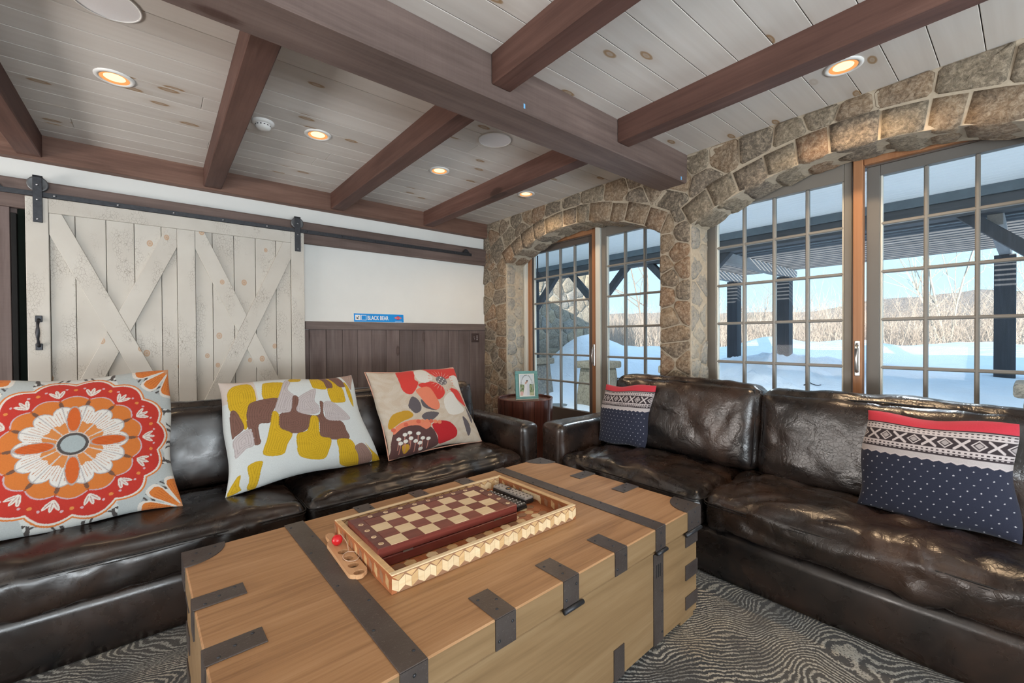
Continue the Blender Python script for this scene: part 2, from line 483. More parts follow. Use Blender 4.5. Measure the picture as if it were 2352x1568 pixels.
def rug_mat():
    M = Mat('zebra_rug')
    v = M.coords()
    n0 = M.noise(v, 1.15, 2.0, 0.5, 0.4)
    n1 = M.noise(v, 5.0, 3, 0.6)
    sp = M.n('ShaderNodeSeparateXYZ')
    M.l(v, sp.inputs[0])
    run = M.math('ADD', M.math('MULTIPLY', sp.outputs['X'], 150.0), M.math('MULTIPLY', sp.outputs['Y'], 210.0))
    ph = M.math('ADD', run, M.math('ADD', M.math('MULTIPLY', n0, 420.0), M.math('MULTIPLY', n1, 30.0)))
    s = M.math('SINE', ph)
    tone = M.noise(v, 1.7, 4, 0.6)
    lightc = M.ramp(tone, [(0.3, (0.42, 0.35, 0.25)), (0.5, (0.50, 0.47, 0.40)), (0.7, (0.36, 0.39, 0.40))])
    darkc = M.ramp(M.noise(v, 2.9, 3), [(0.35, (0.030, 0.032, 0.036)), (0.65, (0.085, 0.078, 0.068))])
    speck = M.noise(v, 130.0, 3)
    m = M.ramp(M.math('ADD', s, M.math('MULTIPLY', M.math('SUBTRACT', speck, 0.5), 5.0)), [(0.0, 0.0), (0.85, 0.9)])
    c = M.mix(m, darkc, lightc)
    c = M.mix(M.ramp(M.noise(v, 3.3, 3), [(0.52, 0.0), (0.66, 0.65)]), c, (0.055, 0.052, 0.050))
    M.bsdf(c, 0.95, 0, 0.1, M.bump(M.math('ADD', m, speck), 0.6, 0.004), 0, 0.2)
    return M.m
RUG = rug_mat()

def vcol_mat(name, rough=0.9, weave=260.0, bump=0.25):
    M = Mat(name)
    at = M.n('ShaderNodeAttribute', attribute_name='Col')
    v = M.coords()
    n = M.noise(v, weave, 2)
    n2 = M.noise(v, 14.0, 4)
    k = M.math('ADD', M.math('MULTIPLY', n, 0.22), 0.72)
    c = M.mix(1.0, at.outputs['Color'], k, 'MULTIPLY')
    h = M.math('ADD', M.math('MULTIPLY', n, 0.5), n2)
    M.bsdf(c, rough, 0, 0.15, M.bump(h, bump, 0.004), 0, 0.1)
    return M.m
FABRIC = vcol_mat('printed_fabric')
PRINT = vcol_mat('photo_print', 0.25, 300.0, 0.0)

def emit_mat(name, color, strength):
    M = Mat(name)
    e = M.n('ShaderNodeEmission')
    e.inputs[0].default_value = (*color, 1)
    e.inputs[1].default_value = strength
    M.l(e.outputs[0], M.out.inputs['Surface'])
    return M.m
BULB = emit_mat('warm_bulb', (1.0, 0.62, 0.33), 1.9)
REFLECT = emit_mat('lamp_reflector_glow', (1.0, 0.42, 0.14), 0.85)

# ================================================================== THE ROOM
XW, YW, H = 2.94, 4.072, 2.534          # window wall face, back wall face, ceiling height
X_MIN, Y_MIN = -4.2, -3.6

fl = box('floor', X_MIN, 3.45, Y_MIN, YW + 0.1, -0.12, 0.0, W_FLOOR)
tag(fl, 'brown wooden floor under the patterned rug', 'floor', kind='structure')

ce = box('ceiling', X_MIN, 3.2, Y_MIN, YW + 0.1, H + 0.02, H + 0.10, plain('plank_gap', (0.10, 0.085, 0.07), 0.8))
tag(ce, 'whitewashed pine plank ceiling between brown beams', 'ceiling', kind='structure')
yj = 1.49
k0 = int((Y_MIN - yj) / 0.15) - 1
pi = 0
for k in range(k0, 20):
    y0 = yj + 0.15 * k
    y1 = y0 + 0.15
    if y0 > YW - 0.08 or y0 < Y_MIN: continue
    y1 = min(y1, YW)
    cuts = [X_MIN]
    rr = random.Random(100 + k)
    x = X_MIN + rr.uniform(1.0, 3.0)
    while x < 2.2:
        cuts.append(x)
        x += rr.uniform(2.2, 3.6)
    cuts.append(XW)
    for a, b in zip(cuts[:-1], cuts[1:]):
        bm = bmesh.new()
        add_box(bm, a + 0.0008, b - 0.0008, y0 + 0.0016, y1 - 0.0016, H, H + 0.02, 0.0016)
        bm_obj('plank', bm, W_PINE_CEIL, ce)

# beams
mb = box('ceiling_beam', X_MIN, XW + 0.02, 1.58, 1.80, 2.333, H + 0.005, W_BEAM_X, None, 0.006)
tag(mb, 'thick rough-sawn main beam crossing the ceiling to the stone wall', 'beam', kind='structure')
box('blue_tape', 1.385, 1.395, 1.5785, 1.580, 2.352, 2.374, TAPE, mb)
box('blue_tape', 2.852, 2.866, 1.5785, 1.580, 2.340, 2.362, TAPE, mb)
tb = box('trim_1', X_MIN, XW + 0.02, 3.995, YW, 2.375, H + 0.005, W_TRIM, None, 0.004)
tag(tb, 'reddish brown ledger beam along the top of the barn door wall', 'beam', kind='structure')
JX = [-0.664, 0.279, 1.204, 2.123]
far_lab = ['brown joist nearest the barn door track left end', 'brown joist between the smoke detector and the first glowing downlight',
           'brown joist meeting the ledger beam above the sign wall', 'brown joist closest to the smaller stone arch']
for x0, lab in zip(JX, far_lab):
    o = box('ceiling_joist', x0, x0 + 0.112, 1.80, 3.995, 2.391, H + 0.004, W_JOIST, None, 0.005)
    tag(o, lab, 'beam', 'ceiling joists', 'structure')
near_lab = ['joist on the near side of the main beam, out past the frame edge', 'second near-side joist away from the larger arch',
            'short dark joist dropping from the top of the photo onto the main beam', 'long dark joist passing beside the downlight above the larger arch']
for x0, lab in zip([-0.664, 0.270, 1.190, 2.127], near_lab):
    o = box('ceiling_joist', x0, x0 + 0.112, Y_MIN, 1.58, 2.396, H + 0.004, W_JOIST, None, 0.005)
    tag(o, lab, 'beam', 'ceiling joists', 'structure')

# back wall: plaster above, boards below; the part beyond the door edge is boarded
wb = box('wall_back', -0.46, 3.0, YW, YW + 0.12, 0.0, H + 0.02, PLASTER)
tag(wb, 'white plastered wall with dark board wainscot behind the sofa', 'wall', kind='structure')
# wainscot boards
wp = [1.027, 1.171, 1.314, 1.453, 1.593, 1.737, 1.876, 2.017, 2.157, 2.299, 2.445, 2.579, 2.721, 2.938]
box('plank', 0.90, 1.025, YW - 0.019, YW, 0.12, 1.313, W_WAINS, wb, 0.002)
for a, b in zip(wp[:-1], wp[1:]):
    d = random.Random(int(a * 1000)).uniform(0.016, 0.021)
    box('plank', a + 0.0012, b - 0.0012, YW - d, YW, 0.12, 1.316, W_WAINS, wb, 0.002)
wp2 = [-0.45 + 0.145 * i for i in range(10)]
for a, b in zip(wp2[:-1], wp2[1:]):
    box('plank', a + 0.0012, b - 0.0012, YW - 0.018, YW, 0.12, 1.316, W_WAINS, wb, 0.002)
box('cap_rail', 0.995, 2.945, YW - 0.030, YW, 1.316, 1.388, W_CAP, wb, 0.003)
tag(box('baseboard_back', -0.6, 2.94, YW - 0.024, YW, 0.0, 0.12, W_CAP, None, 0.003), 'dark stained baseboard under the wainscot', 'baseboard', kind='structure')
# header board carrying the door track
hb = box('trim_2', -1.60, 2.975, YW - 0.045, YW, 2.063, 2.252, W_BEAM_X, None, 0.012, 2)
tag(hb, 'wide brown header board carrying the black door track', 'trim', kind='structure')

# left of the door: dark panel coloured as the opening's shade, casing boards
wl = thing('wall_back_left', 'dark brown boarded wall beside the barn door edge', 'wall', kind='structure')
box('plank', -4.2, -0.672, YW - 0.02, YW + 0.12, 0.0, 2.063, W_WAINS, wl, 0.002)
for i in range(6):
    x1 = -0.70 - 0.15 * i
    box('plank', x1 - 0.148, x1, YW - 0.045, YW - 0.021, 0.0, 2.063, W_WAINS, wl, 0.002)
box('upper_board', -4.2, -0.46, YW, YW + 0.12, 2.063, H + 0.02, PLASTER, wl)
box('opening_shade', -0.672, -0.46, YW - 0.012, YW + 0.12, 0.0, 2.063, plain('opening_shade', (0.010, 0.014, 0.011), 0.9, 0, 0.1), wl)
box('casing', -0.695, -0.672, YW - 0.045, YW - 0.0, 0.0, 2.03, plain('black_casing', (0.012, 0.012, 0.012), 0.8, 0, 0.2), wl, 0.002)

# hidden walls that close the room
tag(box('wall_left', X_MIN - 0.12, X_MIN, Y_MIN, YW, 0, H + 0.02, PLASTER), 'white plaster side wall out of view', 'wall', kind='structure')
tag(box('wall_near', X_MIN, 3.3, Y_MIN - 0.12, Y_MIN, 0, H + 0.02, PLASTER), 'white plaster wall behind the viewer', 'wall', kind='structure')

# upper storey: throws the house's shade over the snow
tag(box('roof', -9.0, 3.6, -9.0, 7.4, 2.74, 3.7, plain('roof_shingle', (0.10, 0.09, 0.085), 0.9)), 'house roof above the room, out of view', 'roof', kind='structure')

# ------------------------------------------------------------------ stone window wall
A_HALF, SPRING, RISE = 0.9325, 2.030, 0.238
R_IN = (A_HALF ** 2 + RISE ** 2) / (2 * RISE)
ZC = SPRING + RISE - R_IN
A_MAX = math.asin(A_HALF / R_IN)
RING = 0.155
ARCHES = [2.728, 0.624, -1.480]
X_BACK = 3.19

def arch_z(y):
    for c in ARCHES:
        if abs(y - c) < A_HALF:
            return ZC + math.sqrt(R_IN ** 2 - (y - c) ** 2)
    return 0.0

ws_v, ws_f = [], []
ys = [Y_MIN, YW + 0.1]
for c in ARCHES:
    ys += [c - A_HALF + 2 * A_HALF * i / 24 for i in range(25)]
ys = sorted(ys)
def low(y, side):
    z = arch_z(y + side * 1e-4)
    return z
for a, b in zip(ys[:-1], ys[1:]):
    if b - a < 1e-6: continue
    za, zb = low(a, 1), low(b, -1)
    i = len(ws_v)
    for x in (XW + 0.002, X_BACK):
        ws_v += [(x, a, za), (x, b, zb), (x, b, H + 0.02), (x, a, H + 0.02)]
    ws_f += [(i, i + 3, i + 2, i + 1), (i + 4, i + 5, i + 6, i + 7), (i, i + 1, i + 5, i + 4), (i, i + 4, i + 7, i + 3), (i + 1, i + 2, i + 6, i + 5)]
wr = mesh('wall_right', ws_v, ws_f, MORTAR)
tag(wr, 'field stone wall with two arched window openings', 'wall', kind='structure')

def clip(poly, nx, ny, d):
    """keep nx*x+ny*y <= d"""
    out = []
    for i in range(len(poly)):
        p, q = poly[i], poly[(i + 1) % len(poly)]
        a, b = nx * p[0] + ny * p[1] - d, nx * q[0] + ny * q[1] - d
        if a <= 0: out.append(p)
        if a * b < 0:
            t = a / (a - b)
            out.append((p[0] + t * (q[0] - p[0]), p[1] + t * (q[1] - p[1])))
    return out

def chaikin(poly, k=0.22):
    out = []
    n = len(poly)
    for i in range(n):
        p, q = poly[i], poly[(i + 1) % n]
        L = math.hypot(q[0] - p[0], q[1] - p[1])
        t = min(k, 0.016 / max(L, 1e-6))
        out.append((p[0] + t * (q[0] - p[0]), p[1] + t * (q[1] - p[1])))
        out.append((q[0] - t * (q[0] - p[0]), q[1] - t * (q[1] - p[1])))
    return out

def area(poly):
    return 0.5 * abs(sum(poly[i][0] * poly[(i + 1) % len(poly)][1] - poly[(i + 1) % len(poly)][0] * poly[i][1] for i in range(len(poly))))

def seeds(x0, x1, y0, y1, d, rng, ok=lambda p: True, tries=2500):
    pts = []
    for _ in range(tries):
        p = (rng.uniform(x0, x1), rng.uniform(y0, y1))
        if not ok(p): continue
        dd = d * rng.uniform(0.72, 1.25)
        if all(abs(p[0] - q[0]) ** 2 + abs(p[1] - q[1]) ** 2 * 1.25 > dd * dd for q in pts):
            pts.append(p)
    return pts

def cells(pts, rect, gap, extra=lambda p: []):
    out = []
    for i, p in enumerate(pts):
        poly = [(rect[0], rect[2]), (rect[1], rect[2]), (rect[1], rect[3]), (rect[0], rect[3])]
        for j, q in enumerate(pts):
            if i == j: continue
            nx, ny = q[0] - p[0], q[1] - p[1]
            L = math.hypot(nx, ny)
            if L > 1.0: continue
            nx, ny = nx / L, ny / L
            poly = clip(poly, nx, ny, nx * (p[0] + q[0]) / 2 + ny * (p[1] + q[1]) / 2 - gap)
            if len(poly) < 3: break
        for nx, ny, d in extra(p):
            if len(poly) >= 3: poly = clip(poly, nx, ny, d)
        if len(poly) >= 3 and area(poly) > 0.0012:
            out.append(poly)
    return out

def stone(poly, to3, mat, parent, rng, deep=0.045, proud=0.009):
    """to3(a, b, h): h is the height out of the wall"""
    P = chaikin(poly)
    n = len(P)
    cx, cy = sum(p[0] for p in P) / n, sum(p[1] for p in P) / n
    tilt = (rng.uniform(-0.08, 0.08), rng.uniform(-0.08, 0.08))
    off = rng.uniform(-0.004, 0.006)
    vs = []
    for s, h in ((1.0, -deep), (1.0, 0.000), (0.95, 0.005), (0.70, proud)):
        for p in P:
            a, b = cx + (p[0] - cx) * s, cy + (p[1] - cy) * s
            hh = h
            if h > 0:
                hh += off + tilt[0] * (a - cx) + tilt[1] * (b - cy) + rng.uniform(-0.005, 0.005)
            vs.append(to3(a, b, hh))
    vs.append(to3(cx, cy, proud + off + rng.uniform(-0.004, 0.006)))
    fs = []
    for r in range(3):
        for i in range(n):
            fs.append((r * n + i, r * n + (i + 1) % n, (r + 1) * n + (i + 1) % n, (r + 1) * n + i))
    for i in range(n):
        fs.append((3 * n + i, 3 * n + (i + 1) % n, 4 * n))
    me = bpy.data.meshes.new('stone')
    me.from_pydata(vs, [], fs)
    me.polygons.foreach_set('use_smooth', [True] * len(me.polygons))
    me.materials.append(mat)
    return link('stone', me, parent)

rng = random.Random(21)
YS_LO = -0.55
GAP = 0.005
front = lambda a, b, h: (XW + 0.001 - h, a, b)
# piers
for (y0, y1) in ((ARCHES[0] + A_HALF, YW), (ARCHES[1] + A_HALF, ARCHES[0] - A_HALF), (ARCHES[2] + A_HALF, ARCHES[1] - A_HALF)):
    def lim(p, y0=y0, y1=y1):
        e = []
        for c in ARCHES:
            if abs(c - (y0 + y1) / 2) < 1.4:
                s = 1 if (y0 + y1) / 2 > c else -1
                # keep the side beyond the radial line at the springing
                nx, nz = -s * math.cos(A_MAX), math.sin(A_MAX)
                e.append((nx, nz, nx * c + nz * ZC - 0.004))
        return e
    pts = seeds(y0 + 0.035, y1 - 0.035, 0.05, 2.16, 0.165 if y1 - y0 > 0.3 else 0.15, rng)
    for poly in cells(pts, (y0 + 0.002, y1 - 0.002, 0.0, 2.2), GAP, lim):
        stone(poly, front, STONE, wr, rng)
# spandrels above the arches
def outside(p, m=0.0):
    if p[1] < SPRING: return False
    for c in ARCHES:
        if math.hypot(p[0] - c, p[1] - ZC) < R_IN + RING + m: return False
    return True
def lim2(p):
    e = []
    for c in ARCHES:
        dx, dz = p[0] - c, p[1] - ZC
        L = math.hypot(dx, dz)
        nx, nz = -dx / L, -dz / L
        e.append((nx, nz, nx * c + nz * ZC - (R_IN + RING + 0.006)))
    return e
pts = seeds(YS_LO, YW - 0.02, SPRING, H - 0.015, 0.20, rng, lambda p: outside(p, 0.03), 5000)
# the shallow strip above the crowns gets evenly spaced stones
for poly in cells(pts, (YS_LO - 0.1, YW - 0.002, SPRING, H - 0.002), GAP, lim2):
    stone(poly, front, STONE, wr, rng)
# arch rings, full depth of the wall so that the soffit shows them too
def voussoir(c, a0, a1, rng):
    na, nr, nx = 4, 3, 5
    r1 = R_IN + RING * rng.uniform(0.90, 1.04)
    idx, vs, fs = {}, [], []
    sd = rng.uniform(0, 50)
    xf = XW - 0.008 + rng.uniform(-0.003, 0.003)
    def vert(i, j, k):
        key = (i, j, k)
        if key not in idx:
            a = a0 + (a1 - a0) * i / na
            r = R_IN - 0.008 + (r1 - R_IN + 0.008) * j / nr
            x = xf + (X_BACK - xf) * k / nx
            n = noise.noise_vector(Vector((a * 16 + sd, r * 9, x * 13))) * 0.013
            dr = n.x * (1.5 if j == 0 else 0.3)
            dxx = n.y * (0.6 if k == 0 else 0)
            if k == 0 and (j in (0, nr) or i in (0, na)): dxx += 0.004
            if j == 0 and (i in (0, na)): dr += 0.010
            if j == 0 and k == 0: dr += 0.006
            r += dr
            vs.append((x + dxx, c + r * math.sin(a), ZC + r * math.cos(a)))
            idx[key] = len(vs) - 1
        return idx[key]
    for i in range(na):
        for j in range(nr):
            fs.append((vert(i, j, 0), vert(i, j + 1, 0), vert(i + 1, j + 1, 0), vert(i + 1, j, 0)))
    for i in range(na):
        for k in range(nx):
            fs.append((vert(i, 0, k), vert(i + 1, 0, k), vert(i + 1, 0, k + 1), vert(i, 0, k + 1)))
            fs.append((vert(i, nr, k), vert(i, nr, k + 1), vert(i + 1, nr, k + 1), vert(i + 1, nr, k)))
    for j in range(nr):
        for k in range(nx):
            fs.append((vert(0, j, k), vert(0, j, k + 1), vert(0, j + 1, k + 1), vert(0, j + 1, k)))
            fs.append((vert(na, j, k), vert(na, j + 1, k), vert(na, j + 1, k + 1), vert(na, j, k + 1)))
    return mesh('stone', vs, fs, STONE, wr, True)
for ci, c in enumerate(ARCHES):
    rg = random.Random(60 + ci)
    ns = 11
    cuts = [-A_MAX + 2 * A_MAX * (i + (rg.uniform(-0.28, 0.28) if 0 < i < ns else 0)) / ns for i in range(ns + 1)]
    for a0, a1 in zip(cuts[:-1], cuts[1:]):
        voussoir(c, a0 + 0.0034, a1 - 0.0034, rg)
# jamb reveals (facing the opening)
for c in ARCHES:
    for s in (1, -1):
        yj0 = c + s * A_HALF
        rev = (lambda yj0, s: (lambda a, b, h: (a, yj0 - s * (h - 0.004), b)))(yj0, s)
        rg = random.Random(int(yj0 * 100) + 500)
        pts = seeds(XW + 0.03, X_BACK - 0.02, 0.04, SPRING - 0.02, 0.185, rg)
        for poly in cells(pts, (XW + 0.012, X_BACK - 0.002, 0.0, SPRING - 0.002), GAP):
            if s == -1 and c != ARCHES[0] or c == ARCHES[2]:
                if rg.random() < 0.0: continue
            stone(poly, rev, STONE_LIT, wr, rg, 0.03, 0.008)

# ------------------------------------------------------------------ windows (sliding doors with divided lights)
Z_BOT, Z_TOP = 0.485, 2.172
def rail_box(name, x0, x1, y0, y1, z0, z1, m, p, b=0.003):
    return box(name, x0, x1, y0, y1, z0, z1, m, p, b)

PANES = {}
def sash(win, xf, g0, g1, sl, sr, m_stile, z_head, edge=True):
    """glass from y=g0 to g1 (g0<g1); sl / sr: width of the stile at the low / high side; xf: room-side face"""
    dep = 0.05
    s = box('sash', xf, xf + dep, g0 - sl, g0, 0.10, z_head, m_stile, win, 0.004)
    rail_box('stile', xf, xf + dep, g1, g1 + sr, 0.10, z_head, m_stile, s)
    rail_box('top_rail', xf, xf + dep, g0, g1, Z_TOP, z_head, m_stile, s)
    rail_box('bottom_rail', xf, xf + dep, g0, g1, 0.10, Z_BOT, m_stile, s)
    for y in (g0, g1 - 0.010):
        rail_box('glazing_bead', xf + 0.010, xf + 0.040, y, y + 0.010, Z_BOT, Z_TOP, JAMB_WHITE, s, 0.002)
    cw = (g1 - g0) / 4
    rh = (Z_TOP - Z_BOT) / 6
    bw = 0.0095
    for i in range(1, 4):
        rail_box('muntin', xf + 0.008, xf + 0.044, g0 + cw * i - bw, g0 + cw * i + bw, Z_BOT, Z_TOP, MUNTIN, s, 0.005)
    for j in range(1, 6):
        rail_box('muntin', xf + 0.009, xf + 0.043, g0, g1, Z_BOT + rh * j - bw, Z_BOT + rh * j + bw, MUNTIN, s, 0.005)
    key = round(cw, 4)
    if key not in PANES:
        bm = bmesh.new()
        add_box(bm, -0.002, 0.002, -cw / 2, cw / 2, -rh / 2, rh / 2)
        PANES[key] = bm_obj('pane_source', bm, GLASS).data
        bpy.data.objects.remove(bpy.data.objects['pane_source'])
    for i in range(4):
        for j in range(6):
            p = link('pane', PANES[key], s)
            p.location = (xf + 0.026, g0 + cw * (i + 0.5), Z_BOT + rh * (j + 0.5))
    return s

def handle(win, x, y, z):
    h = box('handle', x - 0.008, x, y - 0.013, y + 0.013, z - 0.105, z + 0.105, NICKEL, win, 0.004)
    pts = [(x - 0.012, y, z + 0.075), (x - 0.030, y, z + 0.055), (x - 0.034, y, z), (x - 0.030, y, z - 0.06), (x - 0.012, y, z - 0.080)]
    tube('pull', pts, [0.009, 0.007, 0.006, 0.007, 0.009], NICKEL, h, 8)
    tube('lock', [(x - 0.006, y, z + 0.085), (x - 0.016, y, z + 0.085)], 0.007, BOLT, h, 8)

ZH = 2.36
# window 1: the arch by the corner; its far leaf stands at the corner side
w1 = thing('window_1', 'smaller-looking arched window by the room corner, behind the barrel table', 'window', (0, 0, 0), kind='structure')
sash(w1, 3.225, 1.725, 2.530, 0.07, 0.052, TAUPE, ZH)                       # near leaf
sash(w1, 3.285, 2.785, 3.600, 0.040, 0.040, SASH_DARK, 2.225)               # far leaf
box('jamb_liner', 3.195, 3.235, 3.625, 3.80, 0.06, ZH, JAMB_WHITE, w1, 0.003)
box('fir_frame', 3.230, 3.262, 3.585, 3.640, 0.06, ZH, W_ORANGE, w1, 0.004)
box('fir_frame', 3.232, 3.272, 2.655, 2.705, 0.06, ZH, W_ORANGE, w1, 0.004)
box('fir_frame', 3.232, 3.272, 2.705, 3.585, 2.232, ZH, W_ORANGE, w1, 0.004)
box('centre_liner', 3.205, 3.260, 2.583, 2.640, 0.06, ZH, JAMB_WHITE, w1, 0.003)
box('threshold', 3.19, 3.42, 1.60, 3.80, 0.0, 0.10, SASH_DARK, w1, 0.004)
box('far_head', 3.275, 3.34, 2.65, 3.80, 2.225, ZH, SASH_DARK, w1, 0.003)
handle(w1, 3.232, 2.680, 1.06)
# window 2: the broad arch behind the sofa
w2 = thing('window_2', 'broad arched window behind the long sofa', 'window', (0, 0, 0), kind='structure')
sash(w2, 3.225, 0.733, 1.508, 0.042, 0.10, TAUPE, ZH)
sash(w2, 3.270, -0.205, 0.570, 0.055, 0.062, plain('grey_sash', (0.14, 0.135, 0.125), 0.45, 0, 0.4, 0.04, 6), 2.232)
box('fir_frame', 3.205, 3.262, 0.638, 0.684, 0.06, ZH, W_ORANGE, w2, 0.004)
box('fir_frame', 3.222, 3.262, -0.32, 0.638, 2.240, ZH, W_ORANGE, w2, 0.004)
box('fir_frame', 3.222, 3.262, -0.34, -0.26, 0.06, 2.24, W_ORANGE, w2, 0.004)
box('threshold', 3.19, 3.42, -0.45, 1.68, 0.0, 0.10, SASH_DARK, w2, 0.004)
box('far_head', 3.262, 3.34, -0.45, 0.75, 2.232, ZH, SASH_DARK, w2, 0.003)
handle(w2, 3.205, 0.661, 1.10)
# window 3: the next arch along, out of view
w3 = thing('window_3', 'next arched window along the stone wall, out of view', 'window', (0, 0, 0), kind='structure')
sash(w3, 3.225, -2.40, -1.60, 0.07, 0.05, TAUPE, ZH)
sash(w3, 3.270, -1.47, -0.66, 0.05, 0.06, TAUPE, ZH)

# ------------------------------------------------------------------ ceiling fittings
def downlight(x, y, label, energy):
    t = thing('downlight', label, 'light', (x, y, H), 0, 'recessed downlights')
    lathe('trim_ring', [(0.078, 0.001), (0.078, -0.004), (0.070, -0.008), (0.058, -0.006), (0.056, 0.002)], WHITE_PL, t, 40)
    lathe('reflector', [(0.057, -0.0055), (0.052, -0.0012), (0.040, -0.0008)], REFLECT, t, 40)
    lathe('bulb', [(0.0005, -0.0048), (0.022, -0.0045), (0.036, -0.0030), (0.042, -0.0009)], BULB, t, 32)
    d = bpy.data.lights.new('downlight_lamp', 'SPOT')
    d.energy = energy
    d.color = (1.0, 0.70, 0.42)
    d.spot_size = math.radians(150)
    d.spot_blend = 0.6
    d.shadow_soft_size = 0.045
    o = bpy.data.objects.new('downlight_lamp', d)
    COL.objects.link(o)
    o.parent = t
    o.location = (0, 0, -0.012)
    return t
DL = 20.0
downlight(-0.151, 2.895, 'glowing downlight above the barn door, largest of the far row', DL * 0.35)
downlight(0.80, 2.90, 'glowing downlight next to the smoke detector', DL * 0.35)
downlight(1.70, 2.935, 'glowing downlight above the white wall by the sign', DL * 0.35)
downlight(2.586, 2.924, 'glowing downlight in the corner bay by the smaller arch', DL * 1.6)
downlight(2.563, 0.585, 'glowing downlight in the ceiling above the broad arch', DL * 2.6)
for x, y, lab in ((-1.6, 2.9, 'added downlight past the barn door track, out of the photo'), (0.75, 0.2, 'added downlight right above the camera, out of the photo'), (-1.6, 0.2, 'added downlight beside the camera, out of the photo'),
                  (0.75, -2.2, 'added downlight behind the camera, out of the photo'), (-1.6, -2.2, 'added downlight in the far rear bay, out of the photo'), (2.563, -1.9, 'added downlight above the third arch, out of the photo')):
    downlight(x, y, lab, DL * 0.35)  # added, unseen downlights that raise the room's brightness

def speaker(x, y, label):
    t = thing('ceiling_speaker', label, 'speaker', (x, y, H), 0, 'ceiling speakers')
    lathe('rim', [(0.108, 0.001), (0.108, -0.005), (0.101, -0.006), (0.101, 0.0)], WHITE_PL, t, 48)
    lathe('grille', [(0.0005, -0.0050), (0.06, -0.0045), (0.101, -0.003)], SPK, t, 48)
speaker(1.722, 2.251, 'round white ceiling speaker beside the main beam near the corner')
speaker(-0.140, 2.268, 'round ceiling speaker cut off by the top edge of the photo')

t = thing('smoke_detector', 'white smoke detector on the ceiling beside a joist', 'smoke detector', (0.50, 2.935, H))
lathe('base', [(0.060, 0.001), (0.060, -0.010), (0.052, -0.016), (0.040, -0.018)], WHITE_PL, t, 40)
lathe('cover', [(0.042, -0.016), (0.042, -0.030), (0.036, -0.040), (0.020, -0.046), (0.0005, -0.047)], WHITE_PL, t, 40)
for k in range(14):
    a = math.pi * 2 * k / 14
    o = box('vent', -0.0045, 0.0045, 0.0405, 0.0428, -0.028, -0.023, BLACK_PL, t)
    o.rotation_euler = (0, 0, a)

# ================================================================== BARN DOOR
bd = thing('barn_door', 'cream crackle-painted sliding barn door with X braces on black hangers', 'door', (0.17, 4.0, 0.02))
def dpart(name, fn):
    o = fn()
    o.name = name
    o.parent = bd
    o.matrix_parent_inverse = Matrix.Translation((-0.17, -4.0, -0.02))
    return o
DY0, DY1, DYP = 3.985, 4.004, 4.018
def dbox(name, x0, x1, z0, z1, y0=DY0, y1=DY1, m=None, bev=0.0025):
    return dpart(name, lambda: box(name, x0, x1, y0, y1, z0, z1, m or BARN, None, bev))
dbox('stile', -0.629, -0.529, 0.02, 2.137)
dbox('stile', 0.876, 0.977, 0.02, 2.140)
dbox('top_rail', -0.528, 0.875, 2.047, 2.139)
dbox('bottom_rail', -0.528, 0.875, 0.02, 0.535)
dbox('middle_stile', 0.116, 0.221, 0.536, 2.046)
for xs in ([-0.529, -0.412, -0.264, -0.120, 0.026, 0.116], [0.221, 0.329, 0.469, 0.616, 0.763, 0.876]):
    for a, b in zip(xs[:-1], xs[1:]):
        dbox('plank', a + 0.0015, b - 0.0015, 0.53, 2.05, DY1 + 0.001, DYP)
def brace(x0, x1, up_right, cut=None):
    z0, z1 = 0.536, 2.046
    poly = [(x0, z0), (x1, z0), (x1, z1), (x0, z1)]
    dx, dz = (x1 - x0), (z1 - z0)
    L = math.hypot(dx, dz)
    n = (-dz / L, dx / L) if up_right else (dz / L, dx / L)
    c = ((x0 + x1) / 2, (z0 + z1) / 2)
    d = n[0] * c[0] + n[1] * c[1]
    poly = clip(clip(poly, n[0], n[1], d + 0.0535), -n[0], -n[1], -d + 0.0535)
    polys = [poly]
    if cut:
        n2 = (-dz / L, dx / L) if not up_right else (dz / L, dx / L)
        d2 = n2[0] * c[0] + n2[1] * c[1]
        polys = [clip(poly, n2[0], n2[1], d2 - 0.0545), clip(poly, -n2[0], -n2[1], -d2 - 0.0545)]
    for p in polys:
        dpart('brace', lambda: prism('brace', p, 'y', DY0 + 0.002, DY1 + 0.001, BARN, None, 0.002))
brace(-0.527, 0.115, False)
brace(-0.527, 0.115, True, True)
brace(0.222, 0.875, True)
brace(0.222, 0.875, False, True)
# pull handle
hd = dbox('handle', -0.594, -0.562, 1.350, 1.392, 3.977, 3.985, IRON, 0.003)
def hsub(o):
    o.parent = hd
    return o
hsub(box('handle_foot', -0.594, -0.562, 3.977, 3.985, 1.174, 1.216, IRON, None, 0.003))
hsub(tube('grip', [(-0.578, 3.980, 1.366), (-0.578, 3.955, 1.352), (-0.578, 3.945, 1.31), (-0.578, 3.944, 1.283), (-0.578, 3.945, 1.256), (-0.578, 3.955, 1.214), (-0.578, 3.980, 1.200)], [0.010, 0.009, 0.0085, 0.011, 0.0085, 0.009, 0.010], IRON, None, 10))
